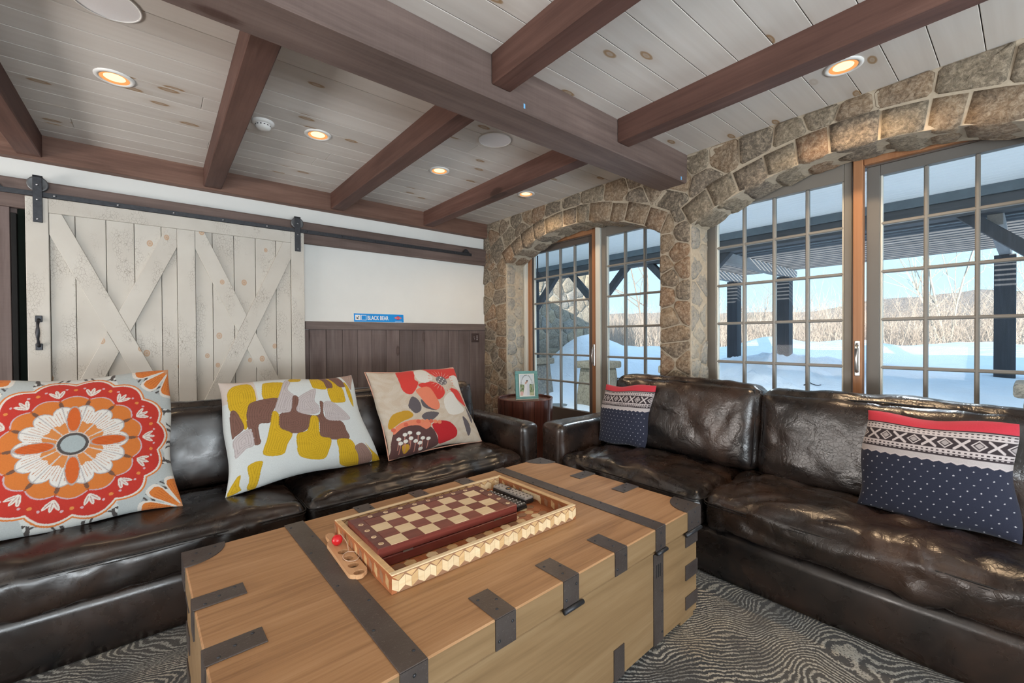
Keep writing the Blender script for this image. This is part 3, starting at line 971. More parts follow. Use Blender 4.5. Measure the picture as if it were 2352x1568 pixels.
# hangers: strap, wheel, bolts
def hanger(xc, w):
    s = dbox('hanger', xc - w / 2, xc + w / 2, 1.978, 2.262, 3.977, 3.985, IRON, 0.002)
    def sub(o):
        o.parent = s
        return o
    sub(prism('strap_bend', [(3.977, 2.262), (3.980, 2.272), (3.990, 2.275), (4.010, 2.272), (4.012, 2.262), (4.004, 2.262), (3.990, 2.266), (3.985, 2.262)], 'x', xc - w / 2, xc + w / 2, IRON))
    n = 32
    prof = [(0.012, -0.010), (0.030, -0.006), (0.040, -0.010), (0.048, -0.009), (0.048, -0.004), (0.043, 0.0), (0.048, 0.004), (0.048, 0.009), (0.040, 0.010), (0.030, 0.006), (0.012, 0.010), (0.012, -0.010)]
    wv, wf = [], []
    for r, d in prof:
        for k in range(n):
            a = 2 * math.pi * k / n
            wv.append((xc + r * math.cos(a), 3.9955 + d, 2.2195 + r * math.sin(a)))
    for i in range(len(prof) - 1):
        for k in range(n):
            wf.append((i * n + k, i * n + (k + 1) % n, (i + 1) * n + (k + 1) % n, (i + 1) * n + k))
    sub(mesh('wheel', wv, wf, plain('roller_grey', (0.12, 0.125, 0.13), 0.4, 0.4), None, True))
    for z in (2.213, 2.120, 1.998):
        sub(tube('bolt', [(xc, 3.979, z), (xc, 3.972, z)], [0.0075, 0.006], BOLT, None, 8))
hanger(-0.574, 0.042)
hanger(0.927, 0.046)

tr = thing('door_track', 'long black steel track bolted along the header board', 'track', (1.0, 4.0, 2.14))
def tsub(o):
    o.parent = tr
    o.matrix_parent_inverse = Matrix.Translation((-1.0, -4.0, -2.14))
    return o
tsub(box('bar', -1.45, 2.715, 3.988, 3.996, 2.142, 2.173, IRON, None, 0.001))
xb = -1.40
while xb < 2.72:
    b = tsub(tube('bolt', [(xb, 3.989, 2.158), (xb, 3.981, 2.158)], [0.009, 0.006], BOLT if xb < 0.95 else IRON, None, 8))
    tsub(tube('spacer', [(xb, 3.996, 2.158), (xb, 4.027, 2.158)], 0.010, IRON, None, 8))
    xb += 0.30
for xs, s in ((2.64, 1), (-0.76, -1)):
    tsub(prism('end_stop', [(xs - 0.04, 2.173), (xs + 0.045, 2.173), (xs + 0.010 * s, 2.212), (xs - 0.012 * s, 2.212)], 'y', 3.984, 3.998, IRON, None, 0.001))

# ------------------------------------------------------------------ sign on the wainscot cap
def text(name, body, parent, loc, size, sx, mat, rot=(math.pi / 2, 0, 0), ext=0.0006, bold=0.0):
    cu = bpy.data.curves.new(name, 'FONT')
    cu.body = body
    cu.size = size
    cu.extrude = ext
    cu.offset = bold
    cu.align_x = 'LEFT'
    cu.materials.append(mat)
    src = bpy.data.objects.new(name + '_source', cu)
    COL.objects.link(src)
    dg = bpy.context.evaluated_depsgraph_get()
    me = bpy.data.meshes.new_from_object(src.evaluated_get(dg))
    bpy.data.objects.remove(src)
    o = link(name, me, parent)
    o.location = loc
    o.rotation_euler = rot
    o.scale = (sx, 1, 1)
    return o
S_BLUE = plain('sign_blue', (0.008, 0.27, 0.72), 0.35, 0, 0.4, 0.03, 8)
S_WHITE = plain('sign_white', (0.80, 0.82, 0.82), 0.4, 0, 0.4, 0.02, 8)
S_RED = plain('sign_red', (0.62, 0.03, 0.05), 0.35, 0, 0.4, 0.03, 8)
sg = thing('trail_sign', 'small blue trail sign with white lettering on the wainscot cap', 'sign', (1.672, 4.058, 1.388), 0.0)
sg.rotation_euler = (-0.10, 0.0, 0.0)
box('board', -0.253, 0.253, -0.006, 0.006, 0.0, 0.085, S_WHITE, sg, 0.001)
box('face', -0.250, 0.250, -0.0070, -0.0058, 0.003, 0.082, S_BLUE, sg)
box('arrow_panel', -0.238, -0.188, -0.0080, -0.0070, 0.018, 0.068, S_WHITE, sg)
prism('arrow', [(-0.226, 0.030), (-0.226, 0.050), (-0.221, 0.050), (-0.221, 0.039), (-0.202, 0.060), (-0.198, 0.056), (-0.217, 0.035), (-0.206, 0.035), (-0.206, 0.030)], 'y', -0.0088, -0.0080, BLACK_PL, sg)
for a in ((-0.182, -0.132, 0.018, 0.022), (-0.182, -0.132, 0.064, 0.068), (-0.182, -0.178, 0.022, 0.064), (-0.136, -0.132, 0.022, 0.064)):
    box('square_edge', a[0], a[1], -0.0080, -0.0070, a[2], a[3], S_WHITE, sg)
text('lettering', 'BLACK BEAR', sg, (-0.122, -0.0074, 0.023), 0.056, 0.66, S_WHITE, bold=0.0012)
prism('emblem', [(0.148, 0.047), (0.158, 0.054), (0.172, 0.058), (0.190, 0.066), (0.208, 0.058), (0.222, 0.054), (0.232, 0.047), (0.222, 0.040), (0.208, 0.036), (0.190, 0.028), (0.172, 0.036), (0.158, 0.040)], 'y', -0.0080, -0.0070, S_RED, sg)
text('emblem_lettering', 'STRATTON', sg, (0.157, -0.0084, 0.0425), 0.0125, 1.05, S_WHITE, bold=0.0003)
box('small_print', 0.158, 0.228, -0.0078, -0.0070, 0.013, 0.016, S_WHITE, sg)

# wall plate
wp_ = thing('wall_switch', 'small dark switch plate with pale buttons on the boards', 'switch', (2.797, YW - 0.022, 1.232))
box('plate', -0.050, 0.050, -0.006, 0.004, -0.050, 0.050, BROWN_PL, wp_, 0.002)
for i in range(3):
    box('button', 0.014, 0.024, -0.0085, -0.006, 0.014 - 0.020 * i, 0.024 - 0.020 * i, BUTTON, wp_, 0.001)
for i in range(2):
    box('mark', -0.026 + 0.006 * i, -0.014 + 0.004 * i, -0.0075, -0.006, 0.006 - 0.022 * i, 0.011 - 0.022 * i, BUTTON, wp_)

# ------------------------------------------------------------------ rug
rg_ = box('area_rug', -3.6, 2.85, -3.0, 3.9, 0.0, 0.014, RUG, None, 0.004)
tag(rg_, 'black and beige zebra-striped rug under the trunk and sofas', 'rug')

# ================================================================== SOFAS
def soft_box(name, c, half, rad, parent, seed, puff=(0, 0, 0, 0, 0, 0), wr=0.0, wf=6.0, res=0.03, mat=None):
    """rounded, crowned, wrinkled leather block. c centre, half sizes, puff=(+x,-x,+y,-y,+z,-z) crown heights."""
    hx, hy, hz = half
    n = [max(4, int(2 * h / res)) for h in half]
    idx, vs, fs = {}, [], []
    inner = Vector((max(hx - rad, 1e-3), max(hy - rad, 1e-3), max(hz - rad, 1e-3)))
    cv = Vector(c)
    def grid(m, h):
        # denser samples close to the edges
        return [h * math.sin(math.pi / 2 * (2 * i / m - 1)) * 0.35 + h * (2 * i / m - 1) * 0.65 for i in range(m + 1)]
    G = [grid(n[0], hx), grid(n[1], hy), grid(n[2], hz)]
    def pos(p):
        q = Vector((max(-inner.x, min(inner.x, p.x)), max(-inner.y, min(inner.y, p.y)), max(-inner.z, min(inner.z, p.z))))
        d = p - q
        nrm = d.normalized() if d.length > 1e-6 else Vector((0, 0, 1))
        r = q + nrm * rad
        bx = max(0.0, 1 - (p.x / hx) ** 4); by = max(0.0, 1 - (p.y / hy) ** 4); bz = max(0.0, 1 - (p.z / hz) ** 4)
        r.x += puff[0] * max(0, nrm.x) * (by * bz) ** 0.7 - puff[1] * max(0, -nrm.x) * (by * bz) ** 0.7
        r.y += puff[2] * max(0, nrm.y) * (bx * bz) ** 0.7 - puff[3] * max(0, -nrm.y) * (bx * bz) ** 0.7
        r.z += puff[4] * max(0, nrm.z) * (bx * by) ** 0.7 - puff[5] * max(0, -nrm.z) * (bx * by) ** 0.7
        if wr:
            w = cv + r + Vector((seed * 3.1, seed * 1.7, seed))
            warp = noise.noise_vector(w * 2.2) * 0.16
            a = abs(noise.noise((w + warp) * wf))
            b = abs(noise.noise((w + warp * 1.6) * wf * 2.3))
            e = noise.noise(w * 1.6)
            r += nrm * wr * (2.0 * a + 0.8 * b + 0.8 * e - 0.5)
        return cv + r
    def V(i, j, k):
        key = (i, j, k)
        if key not in idx:
            vs.append(pos(Vector((G[0][i], G[1][j], G[2][k]))))
            idx[key] = len(vs) - 1
        return idx[key]
    nx, ny, nz = n
    for i in range(nx):
        for j in range(ny):
            fs.append((V(i, j, 0), V(i, j + 1, 0), V(i + 1, j + 1, 0), V(i + 1, j, 0)))
            fs.append((V(i, j, nz), V(i + 1, j, nz), V(i + 1, j + 1, nz), V(i, j + 1, nz)))
    for i in range(nx):
        for k in range(nz):
            fs.append((V(i, 0, k), V(i + 1, 0, k), V(i + 1, 0, k + 1), V(i, 0, k + 1)))
            fs.append((V(i, ny, k), V(i, ny, k + 1), V(i + 1, ny, k + 1), V(i + 1, ny, k)))
    for j in range(ny):
        for k in range(nz):
            fs.append((V(0, j, k), V(0, j, k + 1), V(0, j + 1, k + 1), V(0, j + 1, k)))
            fs.append((V(nx, j, k), V(nx, j + 1, k), V(nx, j + 1, k + 1), V(nx, j, k + 1)))
    return mesh(name, vs, fs, mat or LEATHER, parent, True)

def rect_loop(x0, x1, y0, y1, z, r=0.03, wob=0.0, seed=0):
    pts = []
    for (cx, cy, a0) in ((x1 - r, y1 - r, 0), (x0 + r, y1 - r, 90), (x0 + r, y0 + r, 180), (x1 - r, y0 + r, 270)):
        for k in range(4):
            a = math.radians(a0 + 30 * k)
            pts.append((cx + r * math.cos(a), cy + r * math.sin(a)))
    out = []
    for i in range(len(pts)):
        p, q = pts[i], pts[(i + 1) % len(pts)]
        m = max(1, int(math.hypot(q[0] - p[0], q[1] - p[1]) / 0.05))
        for s in range(m):
            a, b = p[0] + (q[0] - p[0]) * s / m, p[1] + (q[1] - p[1]) * s / m
            out.append((a, b, z + wob * noise.noise(Vector((a * 5, b * 5, seed)))))
    return out

def seat_cushion(parent, x0, x1, y0, y1, seed, zlo=0.262, zseam=0.405, wr=0.009):
    """boxing below the seam, crowned pillow top above it"""
    cx, cy = (x0 + x1) / 2, (y0 + y1) / 2
    hx, hy = (x1 - x0) / 2, (y1 - y0) / 2
    o = soft_box('seat_cushion', (cx, cy, (zlo + zseam + 0.03) / 2), (hx, hy, (zseam + 0.03 - zlo) / 2), 0.045, parent, seed, (0, 0.008, 0, 0.008, 0.042, 0), wr, 6.0, 0.016, LEATHER_W if wr > 0.012 else LEATHER)
    tube('seam', rect_loop(x0 - 0.002, x1 + 0.002, y0 - 0.003, y1 + 0.003, zseam, 0.045, 0.004, seed), 0.0035, LEATHER_SEAM, o, 5, True)
    tube('seam', rect_loop(x0 - 0.002, x1 + 0.002, y0 - 0.003, y1 + 0.003, zseam - 0.012, 0.045, 0.004, seed), 0.0022, LEATHER_SEAM, o, 5, True)
    return o

# ---- sofa along the barn door wall (faces the camera side, -y)
s1 = thing('leather_sofa', 'black-brown leather sofa in front of the barn door, holding the three bright cushions', 'sofa', (0.49, 2.70, 0.014))
def rel(o, t):
    o.matrix_parent_inverse = Matrix.Translation(tuple(-x for x in t.location))
    return o
X0, X1, YF, YB = -1.12, 2.085, 2.275, 3.12
rel(soft_box('base', ((X0 + X1) / 2, (YF + YB) / 2 + 0.008, 0.140), ((X1 - X0) / 2, (YB - YF) / 2 - 0.008, 0.123), 0.02, s1, 1, (0, 0, 0, 0.004, 0, 0), 0.002, 4, 0.06), s1)
rel(soft_box('arm', (2.010, (2.235 + YB) / 2, 0.319), (0.075, (YB - 2.235) / 2, 0.305), 0.030, s1, 2, (0.004, 0.006, 0, 0.008, 0.012, 0), 0.003, 4, 0.03), s1)
rel(soft_box('arm', (-1.050, (2.235 + YB) / 2, 0.319), (0.075, (YB - 2.235) / 2, 0.305), 0.030, s1, 3, (0.004, 0.006, 0, 0.008, 0.012, 0), 0.003, 4, 0.05), s1)
rel(soft_box('back_frame', (0.48, 3.06, 0.40), (1.455, 0.06, 0.385), 0.03, s1, 4, (0, 0, 0, 0, 0.01, 0), 0.002, 4, 0.06), s1)
for (a, b, sd) in ((0.560, 1.925, 11), (-0.965, 0.548, 12)):
    o = seat_cushion(s1, a, b, 2.225, 2.80, sd)
    rel(o, s1)
def back_cushion(parent, c, half, seed, tilt, axis, rz=0.0, puff=0.05, wr=0.006):
    o = soft_box('back_cushion', (0, 0, 0), half, 0.055, parent, seed, (puff * 0.3, puff, 0.01, 0.01, 0.02, 0.0) if axis == 'x' else (0.01, 0.01, puff * 0.3, puff, 0.02, 0.0), wr, 5.0, 0.02, LEATHER_W if wr >= 0.010 else LEATHER)
    o.location = c
    o.rotation_euler = (0, tilt, rz) if axis == 'x' else (tilt, 0, rz)
    hx, hy, hz = half
    if axis == 'x':
        path = [(-hx * 0.55 if False else -hx + 0.012, y, z) for y, z in ((-hy + 0.02, -hz + 0.03), (-hy + 0.012, 0), (-hy + 0.02, hz - 0.025), (0, hz - 0.008), (hy - 0.02, hz - 0.025), (hy - 0.012, 0), (hy - 0.02, -hz + 0.03))]
    else:
        path = [(x, -hy + 0.012, z) for x, z in ((-hx + 0.02, -hz + 0.03), (-hx + 0.012, 0), (-hx + 0.02, hz - 0.025), (0, hz - 0.008), (hx - 0.02, hz - 0.025), (hx - 0.012, 0), (hx - 0.02, -hz + 0.03))]
    tube('seam', path, 0.004, LEATHER_SEAM, o, 5)
    return o
for (a, b, sd) in ((0.565, 1.925, 21), (-0.965, 0.550, 22)):
    rel(back_cushion(s1, ((a + b) / 2, 2.905, 0.655), ((b - a) / 2, 0.105, 0.225), sd, -0.14, 'y'), s1)
for x in (-1.05, 2.01):
    for y in (2.33, 3.05):
        rel(box('foot', x - 0.03, x + 0.03, y - 0.03, y + 0.03, 0.0145, 0.03, BLACK_PL, s1), s1)

# ---- sofa along the windows (faces -x)
s2 = thing('leather_sofa', 'black-brown leather sofa under the windows, holding the two knit cushions', 'sofa', (2.50, 0.60, 0.014))
XF, XB, Y0, Y1 = 2.135, 2.885, -1.10, 2.225
rel(soft_box('base', ((XF + XB) / 2 + 0.008, (Y0 + Y1) / 2, 0.140), ((XB - XF) / 2 - 0.008, (Y1 - Y0) / 2, 0.123), 0.02, s2, 5, (0, 0.004, 0, 0, 0, 0), 0.002, 4, 0.05), s2)
rel(soft_box('arm', ((2.105 + XB) / 2, 2.130, 0.319), ((XB - 2.105) / 2, 0.098, 0.305), 0.030, s2, 6, (0, 0.008, 0.004, 0.006, 0.012, 0), 0.004, 4, 0.026), s2)
rel(soft_box('arm', ((2.105 + XB) / 2, -1.02, 0.319), ((XB - 2.105) / 2, 0.085, 0.305), 0.030, s2, 7, (0, 0.008, 0.004, 0.006, 0.012, 0), 0.004, 4, 0.05), s2)
rel(soft_box('back_frame', (2.825, 0.555, 0.40), (0.055, 1.48, 0.385), 0.03, s2, 8, (0, 0, 0, 0, 0.01, 0), 0.002, 4, 0.06), s2)
for (a, b, sd) in ((1.075, 2.028, 31), (-0.075, 1.060, 32), (-0.925, -0.09, 33)):
    rel(seat_cushion(s2, 2.110, 2.72, a, b, sd, wr=0.020), s2)
for (a, b, sd, z) in ((0.985, 1.975, 41, 0.700), (-0.080, 0.970, 42, 0.675), (-0.93, -0.09, 43, 0.675)):
    rel(back_cushion(s2, (2.690, (a + b) / 2, z), (0.105, (b - a) / 2, 0.245), sd, 0.12, 'x', 0, 0.05, 0.010), s2)
for y in (-1.02, 2.13):
    for x in (2.19, 2.82):
        rel(box('foot', x - 0.03, x + 0.03, y - 0.03, y + 0.03, 0.0145, 0.03, BLACK_PL, s2), s2)

# ================================================================== CUSHIONS
def smooth_poly(pts, it=2):
    o, n = [], len(pts)
    for i in range(n):
        p0, p1, p2, p3 = (np.array(pts[(i + k) % n], float) for k in (-1, 0, 1, 2))
        for t in (0.0, 0.25, 0.5, 0.75):
            q = 0.5 * (2 * p1 + (p2 - p0) * t + (2 * p0 - 5 * p1 + 4 * p2 - p3) * t * t + (3 * p1 - p0 - 3 * p2 + p3) * t ** 3)
            o.append((float(q[0]), float(q[1])))
    return o

def inside_dist(S, T, pts):
    ins = np.zeros(S.shape, bool)
    d2 = np.full(S.shape, 9.0)
    n = len(pts)
    for i in range(n):
        x0, y0 = pts[i]; x1, y1 = pts[(i + 1) % n]
        if y0 != y1:
            c = ((y0 > T) != (y1 > T)) & (S < (x1 - x0) * (T - y0) / (y1 - y0) + x0)
            ins ^= c
        dx, dy = x1 - x0, y1 - y0
        L = dx * dx + dy * dy + 1e-12
        t = np.clip(((S - x0) * dx + (T - y0) * dy) / L, 0, 1)
        d2 = np.minimum(d2, (S - x0 - t * dx) ** 2 + (T - y0 - t * dy) ** 2)
    return ins, np.sqrt(d2)

def put(C, mask, col):
    C[mask] = col

def cushion(name, label, corners, thick, colour, back_col, parent_group=None, N=240, seed=0, pipe_col=None, wrinkle=0.006, pinch=0.055):
    """corners TL, TR, BR, BL seen from the front (world); colour(S, T) -> rgb array"""
    TL, TR, BR, BL = [np.array(c, float) for c in corners]
    ctr = (TL + TR + BR + BL) / 4
    nrm = np.cross(TR - BL, TL - BR)
    nrm /= np.linalg.norm(nrm)
    def shell(n, sign):
        a = np.linspace(-1, 1, n)
        S, T = np.meshgrid(a, a)
        s2 = S * (1 - pinch * (1 - T ** 2) * S ** 2)
        t2 = T * (1 - pinch * (1 - S ** 2) * T ** 2)
        u, v = (s2 + 1) / 2, (t2 + 1) / 2
        P = (BL[None, None] * ((1 - u) * (1 - v))[..., None] + BR[None, None] * (u * (1 - v))[..., None] + TR[None, None] * (u * v)[..., None] + TL[None, None] * ((1 - u) * v)[..., None])
        e = np.clip((1 - S ** 2) * (1 - T ** 2), 0, 1)
        hgt = thick * e ** 0.46
        wv = np.zeros_like(hgt)
        rs = np.random.RandomState(seed)
        for _ in range(9):
            fx, fy, ph = rs.uniform(-7, 7), rs.uniform(-7, 7), rs.uniform(0, 6.28)
            wv += np.abs(np.sin(fx * S + fy * T + ph)) ** 3
        rad = np.sqrt(S ** 2 + T ** 2)
        wob = 0.012 * (np.sin(3.1 * S + 1.7 * seed) * (1 - S ** 2) + np.sin(2.7 * T + seed) * (1 - T ** 2))
        up_v = (TL + TR - BL - BR) / 2
        up_v /= np.linalg.norm(up_v)
        rt_v = (TR + BR - TL - BL) / 2
        rt_v /= np.linalg.norm(rt_v)
        P = P + (wob * np.abs(T) ** 3)[..., None] * up_v[None, None] + (0.008 * np.sin(4.3 * T + 2.1 * seed) * np.abs(S) ** 3)[..., None] * rt_v[None, None]
        hgt = hgt + wrinkle * (wv / 9 - 0.3) * np.clip(rad * 1.1, 0.25, 1) * (e ** 0.3)
        return S, T, P + sign * hgt[..., None] * nrm[None, None]
    n = N
    S, T, P = shell(n, 1)
    col = colour(S, T)
    m = 40
    Sb, Tb, Pb = shell(m, -1)
    V = np.concatenate([P.reshape(-1, 3), Pb.reshape(-1, 3)]) - ctr
    C = np.concatenate([col.reshape(-1, 3), np.tile(np.array(back_col), (m * m, 1))])
    i = np.arange(n - 1)
    I, J = np.meshgrid(i, i)
    a = (J * n + I).ravel()
    F1 = np.stack([a, a + 1, a + n + 1, a + n], 1)
    i = np.arange(m - 1)
    I, J = np.meshgrid(i, i)
    a = (J * m + I).ravel() + n * n
    F2 = np.stack([a, a + m, a + m + 1, a + 1], 1)
    F = np.concatenate([F1, F2])
    me = bpy.data.meshes.new(name)
    me.vertices.add(len(V)); me.vertices.foreach_set('co', V.astype(np.float32).ravel())
    me.loops.add(F.size); me.loops.foreach_set('vertex_index', F.astype(np.int32).ravel())
    me.polygons.add(len(F))
    me.polygons.foreach_set('loop_start', np.arange(0, F.size, 4, dtype=np.int32))
    me.polygons.foreach_set('use_smooth', np.ones(len(F), bool))
    me.update(calc_edges=True)
    at = me.color_attributes.new('Col', 'FLOAT_COLOR', 'POINT')
    at.data.foreach_set('color', np.concatenate([C, np.ones((len(C), 1))], 1).astype(np.float32).ravel())
    me.materials.append(FABRIC)
    o = link(name, me)
    o.location = ctr
    tag(o, label, 'cushion', parent_group)
    if pipe_col:
        path = []
        for (sx, tx) in [(k / 15 - 1, 1) for k in range(30)] + [(1, 1 - k / 15) for k in range(30)] + [(1 - k / 15, -1) for k in range(30)] + [(-1, -1 + k / 15) for k in range(30)]:
            s2 = sx * (1 - pinch * (1 - tx ** 2) * sx ** 2)
            t2 = tx * (1 - pinch * (1 - sx ** 2) * tx ** 2)
            u, v = (s2 + 1) / 2, (t2 + 1) / 2
            path.append(BL * (1 - u) * (1 - v) + BR * u * (1 - v) + TR * u * v + TL * (1 - u) * v - ctr)
        tube('piping', path, 0.004, pipe_col, o, 6, True)
    return o

def rgb(*a):
    return np.array(a, float)

def mandala(S, T):
    S = S - 0.0; T = T + 0.02
    C = np.empty(S.shape + (3,)); C[:] = rgb(0.64, 0.66, 0.64)
    r = np.hypot(S, T); a = np.arctan2(T, S)
    GREY, DGREY = rgb(0.38, 0.44, 0.45), rgb(0.085, 0.075, 0.072)
    ORANGE, RED, WHITE = rgb(0.66, 0.20, 0.045), rgb(0.52, 0.045, 0.032), rgb(0.72, 0.68, 0.62)
    PALE = rgb(0.46, 0.50, 0.50)
    # pale blue-grey swirls outside the medallion
    sw = np.sin(9 * r + 3 * np.sin(4 * a)) * np.sin(8 * a)
    put(C, (r > 0.9) & (sw > 0.30), PALE)
    put(C, (r > 0.9) & (sw > 0.80), rgb(0.33, 0.36, 0.37))
    for k in range(8):                                   # dark curls between the corners
        a0 = math.pi / 4 * k + math.pi / 8
        for s in (-1, 1):
            cx, cy = 1.06 * math.cos(a0 + s * 0.14), 1.06 * math.sin(a0 + s * 0.14)
            d = np.hypot(S - cx, T - cy)
            put(C, (np.abs(d - 0.19) < 0.016) & (r > 0.95), DGREY)
            put(C, (np.abs(d - 0.13) < 0.010) & (r > 0.95), DGREY)
    # corner fans
    for sx in (-1, 1):
        for sy in (-1, 1):
            dx, dy = sx * 1.02 - S, sy * 1.02 - T
            rr, aa = np.hypot(dx, dy), np.arctan2(dy * sy, dx * sx)
            fan = rr < 0.60
            put(C, (rr < 0.64) & (rr > 0.44), PALE)
            for ac in (0.16, 0.785, 1.41):
                da = np.abs(aa - ac)
                m = fan & (rr < 0.46 * (1 - (da / 0.30) ** 4 * 0.35)) & (da < 0.27)
                put(C, m, WHITE)
                m2 = fan & (rr < 0.42 * (1 - (da / 0.26) ** 4 * 0.35)) & (da < 0.22) & (rr > 0.05)
                put(C, m2, ORANGE)
                ln = m2 & (np.abs(np.sin(da * 34)) < 0.22) & (rr > 0.14) & (rr < 0.36)
                put(C, ln, rgb(0.40, 0.09, 0.02))
            put(C, rr < 0.09, rgb(0.60, 0.30, 0.16))
    sc = lambda n, ph: np.abs(np.cos(n / 2 * a + ph))
    r_red = 0.83 + 0.075 * sc(14, 0)
    put(C, r < r_red + 0.055, ORANGE)
    put(C, r < r_red + 0.035, WHITE)
    put(C, r < r_red + 0.012, RED)
    # white sprigs and dots in the red ring
    for k in range(14):
        a0 = 2 * math.pi * (k + 0.5) / 14 + math.pi / 14
        da = (a - a0 + math.pi) % (2 * math.pi) - math.pi
        x = da * r; y = r - 0.665
        for ang in (-0.55, 0.0, 0.55):
            xx = x * math.cos(ang) - y * math.sin(ang); yy = x * math.sin(ang) + y * math.cos(ang)
            put(C, ((xx / 0.020) ** 2 + ((yy - 0.065) / 0.070) ** 2 < 1), WHITE)
            put(C, ((xx / 0.004) ** 2 + ((yy - 0.065) / 0.050) ** 2 < 1), rgb(0.45, 0.22, 0.20))
        for s in (-1, 1):
            put(C, np.hypot(x - s * 0.095, y - 0.13) < 0.014, rgb(0.62, 0.42, 0.45))
        a1 = a0 + math.pi / 14
        db = (a - a1 + math.pi) % (2 * math.pi) - math.pi
        put(C, np.hypot(db * r, r - 0.775) < 0.020, rgb(0.70, 0.26, 0.07))
    r_or = 0.60 + 0.055 * sc(14, math.pi / 2)
    put(C, r < r_or + 0.015, rgb(0.55, 0.42, 0.46))
    put(C, r < r_or, ORANGE * 0.95)
    for k in range(14):                                  # dark buds
        a0 = 2 * math.pi * k / 14
        da = (a - a0 + math.pi) % (2 * math.pi) - math.pi
        put(C, ((da * r / 0.020) ** 2 + ((r - 0.545) / 0.050) ** 2 < 1), rgb(0.18, 0.09, 0.06))
        put(C, np.hypot(da * r, r - 0.605) < 0.013, rgb(0.45, 0.10, 0.03))
    r_w = 0.415 + 0.09 * sc(14, 0) ** 0.6
    put(C, r < r_w + 0.014, rgb(0.42, 0.40, 0.40))
    put(C, r < r_w, rgb(0.74, 0.72, 0.68))
    lines = (np.abs(np.sin(42 * a)) < 0.26) & (r < 0.45) & (r > 0.2) & (r < r_w - 0.03)
    put(C, lines, rgb(0.48, 0.20, 0.10))
    put(C, (r < 0.265 + 0.03 * sc(14, 0)) & (np.abs(np.sin(7 * a)) > 0.2), rgb(0.64, 0.24, 0.07))
    seg = np.abs(np.sin(7 * a)) < 0.09
    put(C, seg & (r < r_w) & (r > 0.14), rgb(0.45, 0.42, 0.42))
    for k in range(4):
        a0 = math.pi / 2 * k
        da = (a - a0 + math.pi) % (2 * math.pi) - math.pi
        q = ((da * r) / 0.060) ** 2 + ((r - 0.325) / 0.165) ** 2
        put(C, q < 1.25, rgb(0.42, 0.36, 0.34))
        put(C, q < 0.95, rgb(0.62, 0.13, 0.03))
        put(C, (q < 0.8) & (np.abs(np.sin(da * r * 170)) < 0.3), rgb(0.46, 0.08, 0.02))
    put(C, r < 0.150, rgb(0.62, 0.52, 0.46))
    put(C, r < 0.138, DGREY)
    put(C, r < 0.108, GREY)
    return C

def draw_shapes(C, S, T, shapes, pal, stitch=0.0, it=2):
    for k, pts in shapes:
        ins, d = inside_dist(S, T, smooth_poly(pts, it))
        col = np.array(pal[k])
        C[ins] = col
        if stitch:
            ln = ins & (np.sin(d * 2 * math.pi / 0.030) > 0.55)
            C[ln] = col * (1 - stitch)

def yellow_print(S, T):
    C = np.empty(S.shape + (3,)); C[:] = rgb(0.62, 0.66, 0.66)
    C[(T > 0.55) & (S < -0.55)] = rgb(0.60, 0.52, 0.47)
    draw_shapes(C, S, T, YELLOW_SHAPES, dict(Y=(0.62, 0.40, 0.022), B=(0.20, 0.105, 0.082), L=(0.52, 0.47, 0.47), T=(0.42, 0.30, 0.25), M=(0.30, 0.19, 0.16)), 0.24, 2)
    return C

def floral_print(S, T):
    C = np.empty(S.shape + (3,)); C[:] = rgb(0.55, 0.47, 0.38)
    n = np.sin(13 * S + 4 * np.sin(9 * T)) * np.sin(11 * T + 3 * np.sin(7 * S))
    C[n > 0.25] = rgb(0.57, 0.50, 0.415)
    C[(n < -0.45)] = rgb(0.53, 0.44, 0.345)
    pal = dict(R=(0.62, 0.055, 0.045), W=(0.68, 0.66, 0.61), G=(0.115, 0.10, 0.11), P=(0.72, 0.22, 0.13), U=(0.50, 0.28, 0.03), D=(0.105, 0.052, 0.050), Q=(0.46, 0.022, 0.028))
    draw_shapes(C, S, T, FLORAL_SHAPES, pal, 0.0, 2)
    # leaf veins, petals' streaks
    ex, ey = FLORAL_EYE[0]
    x, y = (S - ex) * 1.0, (T - ey) * 1.0
    r, a = np.hypot(x, y), np.arctan2(y, x)
    put(C, (r < 0.30) & (r > 0.12) & (np.abs(np.sin(11 * a)) < 0.16), rgb(0.70, 0.52, 0.46))
    put(C, (np.abs(r - 0.28) < 0.022) & (np.abs(np.sin(11 * a)) < 0.30), rgb(0.66, 0.16, 0.10))
    put(C, r < 0.13, rgb(0.16, 0.145, 0.15))
    put(C, (r < 0.12) & (np.sin(60 * S) * np.sin(60 * T) > 0.45), rgb(0.62, 0.60, 0.57))
    for dx, dy in FLORAL_DOTS:
        ln = (np.abs((S - dx) - 0.25 * (T - dy)) < 0.008) & (T < dy) & (T > -0.97) & (T > dy - 0.22)
        put(C, ln, rgb(0.50, 0.22, 0.17))
        put(C, ((S - dx) / 0.045) ** 2 + ((T - dy) / 0.038) ** 2 < 1, rgb(0.72, 0.70, 0.64))
    rim = [(-0.86 + 0.085 * k, -0.42 + 0.10 * math.sin(math.pi * (k + 0.5) / 12)) for k in range(12)]
    for k, (dx, dy) in enumerate(rim):
        put(C, np.hypot(S - dx, T - dy) < 0.045, rgb(0.70, 0.22, 0.12) if k % 3 else rgb(0.60, 0.13, 0.08))
    return C

